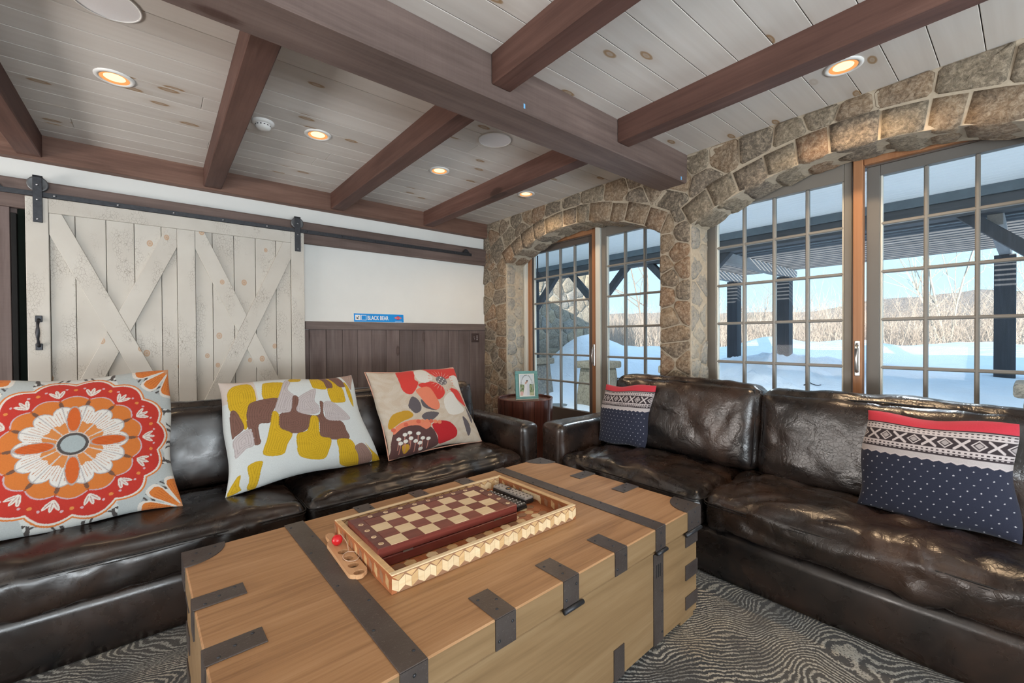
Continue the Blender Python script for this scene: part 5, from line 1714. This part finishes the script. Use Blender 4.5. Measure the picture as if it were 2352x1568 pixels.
# ------------------------------------------------------------------ barrel side table and photo frame
bt = thing('barrel_table', 'dark red-brown barrel side table in the corner behind the sofas', 'side table', (2.645, 3.02, 0.0))
RB, HB = 0.258, 0.672
ns = 16
for k in range(ns):
    a0, a1 = 2 * math.pi * k / ns + 0.006, 2 * math.pi * (k + 1) / ns - 0.006
    vs, fs = [], []
    rows = [(0.222, 0.016), (0.240, 0.20), (0.250, 0.38), (0.256, 0.56), (RB, HB)]
    m = 4
    for (r, z) in rows:
        for i in range(m + 1):
            a = a0 + (a1 - a0) * i / m
            vs.append((r * math.cos(a), r * math.sin(a), z))
    nr = len(rows) * (m + 1)
    for (r, z) in rows:
        for i in range(m + 1):
            a = a0 + (a1 - a0) * i / m
            vs.append(((r - 0.016) * math.cos(a), (r - 0.016) * math.sin(a), z))
    for j in range(len(rows) - 1):
        for i in range(m):
            q = j * (m + 1) + i
            fs.append((q, q + 1, q + m + 2, q + m + 1))
            fs.append((nr + q, nr + q + m + 1, nr + q + m + 2, nr + q + 1))
    q = (len(rows) - 1) * (m + 1)
    for i in range(m):
        fs.append((q + i, q + i + 1, nr + q + i + 1, nr + q + i))
    for i in (0, m):
        for j in range(len(rows) - 1):
            q = j * (m + 1) + i
            fs.append((q, q + m + 1, nr + q + m + 1, nr + q))
    mesh('stave', vs, fs, W_BARREL, bt)
lathe('table_top', [(0.0005, HB - 0.016), (0.12, HB - 0.016), (RB - 0.016, HB - 0.016)], wood('barrel_top', (0.07, 0.028, 0.02), (0.13, 0.06, 0.042), (0.19, 0.095, 0.07), 0, 0.18, 0, (0, 0, 0), 0.05, 0, 8, 0.8, 0), bt, 48)
lathe('rim_band', [(RB - 0.017, HB - 0.001), (RB - 0.015, HB + 0.004), (RB + 0.001, HB + 0.004), (RB + 0.002, HB - 0.003)], wood('barrel_rim', (0.06, 0.02, 0.015), (0.10, 0.035, 0.025), (0.14, 0.05, 0.035), 0, 0.2, 0, (0, 0, 0), 0.05, 0, 8, 0.8, 0), bt, 64)
lathe('lower_hoop', [(0.229, 0.05), (0.231, 0.05), (0.234, 0.09), (0.232, 0.09)], IRON, bt, 48)

TEAL = plain('teal_frame', (0.10, 0.26, 0.245), 0.5, 0, 0.4, 0.18, 30)
FR_WHITE = plain('frame_lip', (0.68, 0.70, 0.66), 0.5, 0, 0.4, 0.05, 30)
pf = thing('photo_frame', 'teal photo frame with a wedding picture on the barrel table', 'photo frame', (2.632, 2.975, HB - 0.012))
pf.rotation_euler = (math.radians(-9), 0, math.radians(-27))
FWd, FH = 0.214, 0.262
for a in ((-FWd / 2, FWd / 2, 0, 0.030), (-FWd / 2, FWd / 2, FH - 0.030, FH), (-FWd / 2, -FWd / 2 + 0.030, 0.030, FH - 0.030), (FWd / 2 - 0.030, FWd / 2, 0.030, FH - 0.030)):
    box('frame_bar', a[0], a[1], -0.012, 0.008, a[2], a[3], TEAL, pf, 0.002)
for a in ((-FWd / 2 - 0.002, FWd / 2 + 0.002, -0.003, 0.003), (-0.074, 0.074, 0.026, 0.034), (-0.074, 0.074, FH - 0.034, FH - 0.026), (-0.074, -0.066, 0.034, FH - 0.034), (0.066, 0.074, 0.034, FH - 0.034)):
    box('lip', a[0], a[1], -0.014, 0.006, a[2], a[3], FR_WHITE, pf, 0.001)
nx_, nz_ = 60, 84
vs, fs, cs = [], [], []
for j in range(nz_ + 1):
    for i in range(nx_ + 1):
        u, v = i / nx_, j / nz_
        vs.append((-0.068 + 0.136 * u, -0.006, 0.032 + (FH - 0.064) * v))
        c = (0.66, 0.72, 0.76) if v > 0.52 else (0.20, 0.27, 0.13)
        nn = noise.noise(Vector((u * 14, v * 14, 2.0)))
        if v <= 0.55 and nn > 0.12: c = (0.30, 0.38, 0.20)
        if v <= 0.55 and nn < -0.25: c = (0.10, 0.14, 0.07)
        if v < 0.16: c = (0.46, 0.48, 0.28) if nn > -0.1 else (0.40, 0.36, 0.24)
        ra = math.hypot((u - 0.5) / 0.40, (v - 0.45) / 0.52)
        if 0.95 < ra < 1.06 and v > 0.3 and nn > -0.2: c = (0.33, 0.36, 0.36)
        if (u - 0.14) ** 2 / 0.012 + (v - 0.12) ** 2 / 0.010 < 1: c = (0.66, 0.42, 0.38)
        wdt = 0.10 + 0.20 * max(0, 0.35 - v)
        if abs(u - 0.42 + 0.10 * max(0, 0.4 - v)) < wdt and v < 0.54: c = (0.74, 0.74, 0.76)
        if abs(u - 0.60) < 0.085 and v < 0.58: c = (0.62, 0.66, 0.72)
        if (u - 0.44) ** 2 + ((v - 0.60) * 1.4) ** 2 < 0.0042: c = (0.55, 0.33, 0.26)
        if (u - 0.52) ** 2 + ((v - 0.66) * 1.4) ** 2 < 0.0040: c = (0.45, 0.26, 0.20)
        if (u - 0.54) ** 2 + ((v - 0.695) * 1.6) ** 2 < 0.0042 and v > 0.68: c = (0.05, 0.035, 0.03)
        cs.append((*c, 1))
for j in range(nz_):
    for i in range(nx_):
        q = j * (nx_ + 1) + i
        fs.append((q, q + 1, q + nx_ + 2, q + nx_ + 1))
po = mesh('picture', vs, fs, PRINT, pf)
at = po.data.color_attributes.new('Col', 'FLOAT_COLOR', 'POINT')
at.data.foreach_set('color', np.array(cs, np.float32).ravel())
prism('easel', [(0.006, 0.20), (0.010, 0.20), (0.075, 0.005), (0.068, 0.002)], 'x', -0.025, 0.025, BLACK_PL, pf)

# ================================================================== OUTDOORS
def sm(a, b, x):
    t = max(0.0, min(1.0, (x - a) / (b - a)))
    return t * t * (3 - 2 * t)
def snow_h(x, y):
    z = -0.10 + 0.72 * sm(4.0, 9.0, x) * (1 - 0.75 * sm(4.2, 5.2, y) * (1 - sm(7.0, 10.0, x)))
    z += 0.16 * sm(9, 12, x)
    for (mx, my, h, s) in ((8.4, 7.35, 0.95, 0.75), (7.6, 3.0, 0.22, 0.7), (9.2, 3.3, 0.16, 0.8), (12.2, 4.3, 0.42, 0.7), (12.6, 2.6, 0.30, 0.6), (13.5, 0.7, 0.30, 0.9), (10.5, 6.6, 0.25, 0.9), (8.8, 1.9, 0.12, 1.0)):
        z += h * math.exp(-((x - mx) ** 2 + (y - my) ** 2) / (2 * s * s))
    z += 0.05 * noise.noise(Vector((x * 0.9, y * 0.9, 0))) + 0.03 * noise.noise(Vector((x * 3.1, y * 3.1, 4)))
    lump = math.exp(-((x - 8.0) ** 2 / 3.5 + (y - 2.9) ** 2 / 1.6))
    z += lump * 0.13 * (noise.noise(Vector((x * 5.5, y * 5.5, 9))) + 0.6 * noise.noise(Vector((x * 12, y * 12, 3))))
    z -= 0.055 * max(0.0, x - 15.0) ** 1.25
    return z
xs = [3.45 + 0.075 * i for i in range(100)] + [10.95 + 0.22 * i for i in range(1, 60)] + [24 + 2.0 * i for i in range(12)]
ysn = [-9 + 0.5 * i for i in range(16)] + [-1.0 + 0.085 * i for i in range(118)] + [9.1 + 0.6 * i for i in range(24)]
sv = [(x, y, snow_h(x, y)) for y in ysn for x in xs]
nxs = len(xs)
sf = [(j * nxs + i, j * nxs + i + 1, (j + 1) * nxs + i + 1, (j + 1) * nxs + i) for j in range(len(ysn) - 1) for i in range(nxs - 1)]
tag(mesh('ground_snow', sv, sf, SNOW, None, True), 'deep snow covering the ground outside the windows', 'snow', kind='structure')
pth = [(5.55, 3.6), (5.75, 4.6), (6.2, 5.7), (6.3, 7.2), (5.6, 7.2), (5.2, 5.7), (4.95, 4.6), (4.9, 3.6)]
tag(prism('path', pth, 'z', -0.2, -0.055, plain('wet_paving', (0.20, 0.21, 0.20), 0.6, 0, 0.4, 0.15, 8)), 'bare grey strip of paving in the snow outside', 'path', kind='structure')

# porch ceiling, header, posts on stone plinths
PORCH_X = 6.35
BEAD = plain('porch_soffit', (0.84, 0.85, 0.86), 0.6, 0, 0.3, 0.02, 3)
pcx = tag(box('porch_ceiling', 3.19, PORCH_X + 0.25, -6.5, 7.8, 2.70, 2.72, BEAD), 'pale beadboard porch ceiling outside the windows', 'ceiling', kind='structure')
xx = 3.30
while xx < PORCH_X + 0.1:
    box('board', xx, xx + 0.088, -6.5, 7.8, 2.688, 2.701, BEAD, pcx, 0.004)
    xx += 0.092
def porch_fill(x, y, lab):
    t = thing('porch_downlight', lab, 'light', (x, y, 2.688), 0, 'porch lights')
    lathe('ring', [(0.09, 0.001), (0.09, -0.006), (0.07, -0.006)], WHITE_PL, t, 32)
    lathe('cup', [(0.07, -0.006), (0.06, -0.001), (0.0005, -0.0005)], IRON, t, 32)
    d = bpy.data.lights.new('porch_fill', 'SPOT')  # spot added to brighten the shaded snow; the fitting itself is unlit
    d.energy = 120.0
    d.color = (0.86, 0.93, 1.0)
    d.spot_size = math.radians(128)
    d.spot_blend = 0.4
    d.shadow_soft_size = 0.05
    lo = bpy.data.objects.new('porch_fill', d)
    COL.objects.link(lo)
    lo.parent = t
    lo.location = (0, 0, -0.02)
porch_fill(4.63, 0.62, 'recessed porch light with added fill showing through the broad arch')
porch_fill(4.66, 4.55, 'recessed porch light with added fill showing through the smaller arch')
porch_fill(4.64, 2.58, 'added porch fill light hidden behind the stone pier')
porch_fill(4.64, -1.35, 'added porch fill light past the photo edge')
hdr = thing('porch_header', 'dark timber header beam along the porch edge', 'beam', (PORCH_X, 0, 2.43), kind='structure')
box('beam', -0.09, 0.09, -6.5, 7.8, 0.0, 0.165, W_PORCH, hdr, 0.006)
box('fascia', -0.13, 0.13, -6.5, 7.8, 0.165, 0.268, plain('fascia_blue', (0.12, 0.145, 0.165), 0.6), hdr, 0.004)
plinth_lab = {6.92: 'porch post by the far stone building', 5.17: 'porch post on a stone plinth beyond the smaller arch', 3.43: 'porch post hidden behind the stone pier', -0.20: 'porch post past the broad arch at the photo edge'}
W_POST = wood('porch_post', (0.040, 0.042, 0.048), (0.060, 0.063, 0.072), (0.085, 0.088, 0.098), 2, 0.7, 0, (0, 0, 0), 0.2, 0, 8, 0.9, 0.1)
for y, lab in plinth_lab.items():
    t = thing('porch_post', 'dark timber ' + lab, 'post', (PORCH_X, y, 0), 0, 'porch posts')
    box('post', -0.075, 0.075, -0.075, 0.075, 0.78, 2.43, W_POST, t, 0.006)
    for s in (-1, 1):
        prism('brace', [(s * 0.07, 1.79), (s * 0.07, 1.95), (s * 0.55, 2.43), (s * 0.70, 2.43)], 'x', -0.055, 0.055, W_POST, t, 0.004)
    pl_ = thing('stone_plinth', 'stone plinth under the ' + lab, 'plinth', (PORCH_X, y, -0.15), 0, 'stone plinths')
    bm = bmesh.new()
    add_box(bm, -0.31, 0.31, -0.31, 0.31, 0.80, 0.93, 0.03, 2)
    bm_obj('cap', bm, STONE_OUT, pl_)
    bm = bmesh.new()
    vv = add_box(bm, -0.31, 0.31, -0.31, 0.31, 0.0, 0.80)
    for v in bm.verts:
        if v.co.z > 0.5: v.co.x *= 0.78; v.co.y *= 0.78
    bmesh.ops.bevel(bm, geom=list(bm.edges), offset=0.02, segments=1, affect='EDGES')
    bm_obj('pedestal', bm, STONE_OUT, pl_)

# pergola beyond the porch: posts, cross beams, slats
pg = thing('pergola', 'weathered pergola with close slats beyond the porch header', 'pergola', (9.0, 1.0, 0))
def prel(o):
    o.matrix_parent_inverse = Matrix.Translation((-9.0, -1.0, 0))
    return o
PX = 9.0
for y in (3.84, 2.93, 0.24, -2.4):
    zb = snow_h(PX, y) - 0.3
    prel(box('post', PX - 0.10, PX + 0.10, y - 0.10, y + 0.10, zb, 2.32, W_POST, pg, 0.006))
    cbm = prel(prism('cross_beam', [(PORCH_X + 0.09, 2.32), (PX + 0.38, 2.32), (PX + 0.48, 2.38), (PX + 0.48, 2.474), (PORCH_X + 0.09, 2.474)], 'y', y - 0.055, y + 0.055, W_PERGOLA, pg, 0.004))
xsl = PORCH_X + 0.24
while xsl < PX + 0.44:
    prel(box('slat', xsl, xsl + 0.075, -3.2, 4.05, 2.475, 2.495, W_PORCH, pg))
    xsl += 0.19
# stone wing of the house seen through the smaller arch
wg = box('wall_outbuilding', 3.3, 10.55, 8.22, 8.6, -0.4, 4.4, plain('outdoor_mortar', (0.42, 0.38, 0.32), 0.9))
tag(wg, 'stone wing of the house outside the smaller arch', 'wall', kind='structure')
rgo = random.Random(5)
pts = seeds(5.6, 10.5, -0.2, 3.0, 0.36, rgo, lambda p: True, 3000)
for poly in cells(pts, (5.4, 10.55, -0.3, 3.2), 0.012):
    stone(poly, lambda a, b, h: (a, 8.21 - h, b), STONE_OUT, wg, rgo, 0.03, 0.02)
# barn lamp on the porch wing
lt = thing('barn_lamp', 'small dark barn lamp hanging under the porch ceiling', 'lamp', (5.05, 5.42, 2.30))
lathe('shade', [(0.13, -0.06), (0.10, -0.02), (0.04, 0.02), (0.03, 0.05)], IRON, lt, 24)
tube('stem', [(0, 0, 0.05), (0, 0, 0.33)], 0.012, IRON, lt, 8)

# ------------------------------------------------------------------ bare trees
BARK = plain('pale_bark', (0.42, 0.37, 0.31), 0.9, 0, 0.2, 0.25, 30)
BARK_D = plain('grey_bark', (0.26, 0.215, 0.18), 0.9, 0, 0.2, 0.25, 30)
def tree_mesh(name, h, seed, mat, stems=1, levels=4, spread=0.5, trunk=0.035):
    rg = random.Random(seed)
    vs, fs = [], []
    def seg(p, q, r0, r1, n):
        v, f = tube_data([p, q], [r0, r1], n)
        b = len(vs)
        vs.extend(v)
        for g_ in f[:n]: fs.append(tuple(b + i for i in g_))
    def grow(p, d, L, r, lev):
        m = 4 if lev == 0 else 2
        q = p
        for s in range(m):
            d2 = (d + Vector((rg.uniform(-1, 1), rg.uniform(-1, 1), rg.uniform(-0.3, 0.6))) * (0.10 + 0.05 * lev)).normalized()
            nq = q + d2 * (L / m)
            rr0 = r * (1 - 0.5 * s / m); rr1 = r * (1 - 0.5 * (s + 1) / m)
            seg(q, nq, rr0, rr1, 4 if lev < 2 else 3)
            q, d = nq, d2
            if lev < levels:
                for _ in range(rg.randint(1, 2) if lev else rg.randint(1, 3)):
                    if s == 0 and lev == 0: continue
                    side = Vector((rg.uniform(-1, 1), rg.uniform(-1, 1), rg.uniform(-0.1, 0.8)))
                    nd = (d * (1 - spread) + side.normalized() * spread).normalized()
                    grow(q, nd, L * rg.uniform(0.42, 0.62), rr1 * 0.55, lev + 1)
    for s in range(stems):
        d = Vector((rg.uniform(-0.25, 0.25) * (stems > 1), rg.uniform(-0.25, 0.25) * (stems > 1), 1)).normalized()
        grow(Vector((rg.uniform(-0.1, 0.1) * (stems > 1), rg.uniform(-0.1, 0.1) * (stems > 1), 0)), d, h * 0.75 * rg.uniform(0.8, 1), trunk * rg.uniform(0.7, 1), 0)
    me = bpy.data.meshes.new(name)
    me.from_pydata([tuple(v) for v in vs], [], fs)
    me.materials.append(mat)
    return me
def base_z(x, y):
    return snow_h(x, y) - 0.15
big = link('bare_tree', tree_mesh('bare_tree', 4.3, 3, BARK, 3, 4, 0.55, 0.045))
big.location = (16.5, 1.45, base_z(16.5, 1.45)); tag(big, 'big pale bare tree rising above the brush beyond the broad arch', 'tree', 'bare trees')
t2 = link('bare_tree', tree_mesh('bare_tree', 3.6, 9, BARK, 2, 4, 0.6, 0.045))
t2.location = (16.8, 0.15, base_z(16.8, 0.15)); tag(t2, 'leaning pale bare tree beside the pergola post', 'tree', 'bare trees')
t3 = link('bare_tree', tree_mesh('bare_tree', 4.6, 14, BARK_D, 2, 4, 0.6, 0.05))
t3.location = (11.8, 7.6, base_z(11.8, 7.6)); tag(t3, 'dark twiggy tree seen through the smaller arch', 'tree', 'bare trees')
kinds = [tree_mesh('bare_tree', 2.6, 30 + k, (BARK, BARK_D, BARK)[k % 3], 1 + k % 3, 3, 0.55, 0.018) for k in range(5)]
rt_ = random.Random(77)
n_t = 0
while n_t < 46:
    x, y = rt_.uniform(15.6, 22.0), rt_.uniform(-2.5, 15.5)
    if not (0.02 < y / x < 0.78): continue
    o = link('bare_tree', kinds[n_t % 5])
    s = rt_.uniform(0.75, 1.25)
    o.location = (x, y, base_z(x, y)); o.rotation_euler = (0, 0, rt_.uniform(0, 6.28)); o.scale = (s, s, s)
    tag(o, 'slender bare tree in the thicket behind the snow', 'tree', 'thicket trees')
    n_t += 1
# brush: thousands of thin stems nobody could count
rb_ = np.random.RandomState(4)
bv, bf = [], []
for _ in range(6500):
    x = rb_.uniform(15.4, 30.0); y = x * rb_.uniform(-0.03, 0.90)
    z = base_z(x, y) if x < 28 else base_z(28, y)
    hh = rb_.uniform(0.7, 2.3) * (1.0 if x < 20 else 1.3)
    dx, dy = rb_.uniform(-0.35, 0.35) * hh, rb_.uniform(-0.35, 0.35) * hh
    w = rb_.uniform(0.003, 0.007)
    b = len(bv)
    mx_, my_, mz_ = x + dx * 0.5, y + dy * 0.5, z + hh * 0.6
    bv += [(x - w, y + w, z), (x + w, y - w, z), (mx_ - w * 0.6, my_ + w * 0.6, mz_), (mx_ + w * 0.6, my_ - w * 0.6, mz_), (x + dx, y + dy, z + hh)]
    bf += [(b, b + 1, b + 3, b + 2), (b + 2, b + 3, b + 4)]
    for _k in range(5):
        f0 = rb_.uniform(0.2, 0.85)
        p = (x + dx * f0 * 0.9, y + dy * f0 * 0.9, z + hh * f0)
        e = (p[0] + rb_.uniform(-0.45, 0.45), p[1] + rb_.uniform(-0.45, 0.45), p[2] + rb_.uniform(0.15, 0.6))
        b = len(bv)
        bv += [(p[0] - 0.004, p[1] + 0.004, p[2]), (p[0] + 0.004, p[1] - 0.004, p[2]), (p[0], p[1], p[2] - 0.006), e]
        bf += [(b, b + 1, b + 3), (b + 1, b + 2, b + 3), (b + 2, b, b + 3)]
br = mesh('brush', bv, bf, plain('brush_stem', (0.37, 0.30, 0.245), 0.9, 0, 0.2, 0.35, 3))
tag(br, 'tangle of tan leafless brush along the edge of the snow', 'brush', kind='stuff')

# hills
def hill_mat():
    M = Mat('winter_hillside')
    v = M.coords((1, 1, 0.35))
    a = M.noise(v, 0.9, 6, 0.7)
    b = M.noise(M.coords((1, 1, 1)), 0.05, 4, 0.6)
    c = M.ramp(a, [(0.3, (0.16, 0.13, 0.115)), (0.5, (0.30, 0.245, 0.21)), (0.68, (0.44, 0.38, 0.34))])
    c = M.mix(M.ramp(b, [(0.5, 0.0), (0.62, 0.55)]), c, (0.11, 0.125, 0.085))
    M.bsdf(c, 0.95, 0, 0.1, M.bump(a, 0.6, 0.5))
    return M.m
hv, hf = [], []
na_ = 90
for i in range(na_ + 1):
    a = math.radians(-25 + 110 * i / na_)
    prof = 0.060 + 0.014 * math.sin(a * 5.0 + 2.2) + 0.007 * math.sin(a * 13 + 1) + 0.0025 * math.sin(a * 41)
    prof -= 0.018 * sm(0.16, -0.05, a)
    for (d, k) in ((24, -0.20), (45, -0.035), (80, 0.0), (120, 0.55), (170, 1.0), (260, 0.9)):
        z = (CAM_H - 0.02 + d * (prof * k if k > 0 else k * 1.0)) + (0.8 * noise.noise(Vector((d * 0.1, a * 30, 0))) if d > 60 else 0)
        if d == 24: z = -3.0
        if d == 45: z = -1.6
        hv.append((d * math.cos(a), d * math.sin(a), z))
for i in range(na_):
    for j in range(5):
        q = i * 6 + j
        hf.append((q, q + 1, q + 7, q + 6))
tag(mesh('hills', hv, hf, hill_mat(), None, True), 'low wooded winter hills on the horizon', 'hills', kind='structure')

# twigs lying on the snow
TWIG = plain('twig', (0.05, 0.045, 0.05), 0.9)
def twig(pts, lab):
    P = [(x, y, snow_h(x, y) + 0.012) for x, y in pts]
    o = tube('twig', P, [0.008 - 0.004 * i / len(P) for i in range(len(P))], TWIG, None, 5)
    tag(o, lab, 'twig', 'twigs on the snow')
twig([(6.2 + 0.02 * i, 0.75 - 0.05 * i + 0.02 * math.sin(i)) for i in range(12)], 'long dark twig lying on the snow outside the broad arch')
twig([(6.45 + 0.05 * i, 0.38 - 0.02 * i) for i in range(7)], 'short forked twig on the snow past the long one')
twig([(7.2 + 0.02 * i, 2.1 - 0.03 * i) for i in range(7)], 'small twig on the lumpy snow bank')
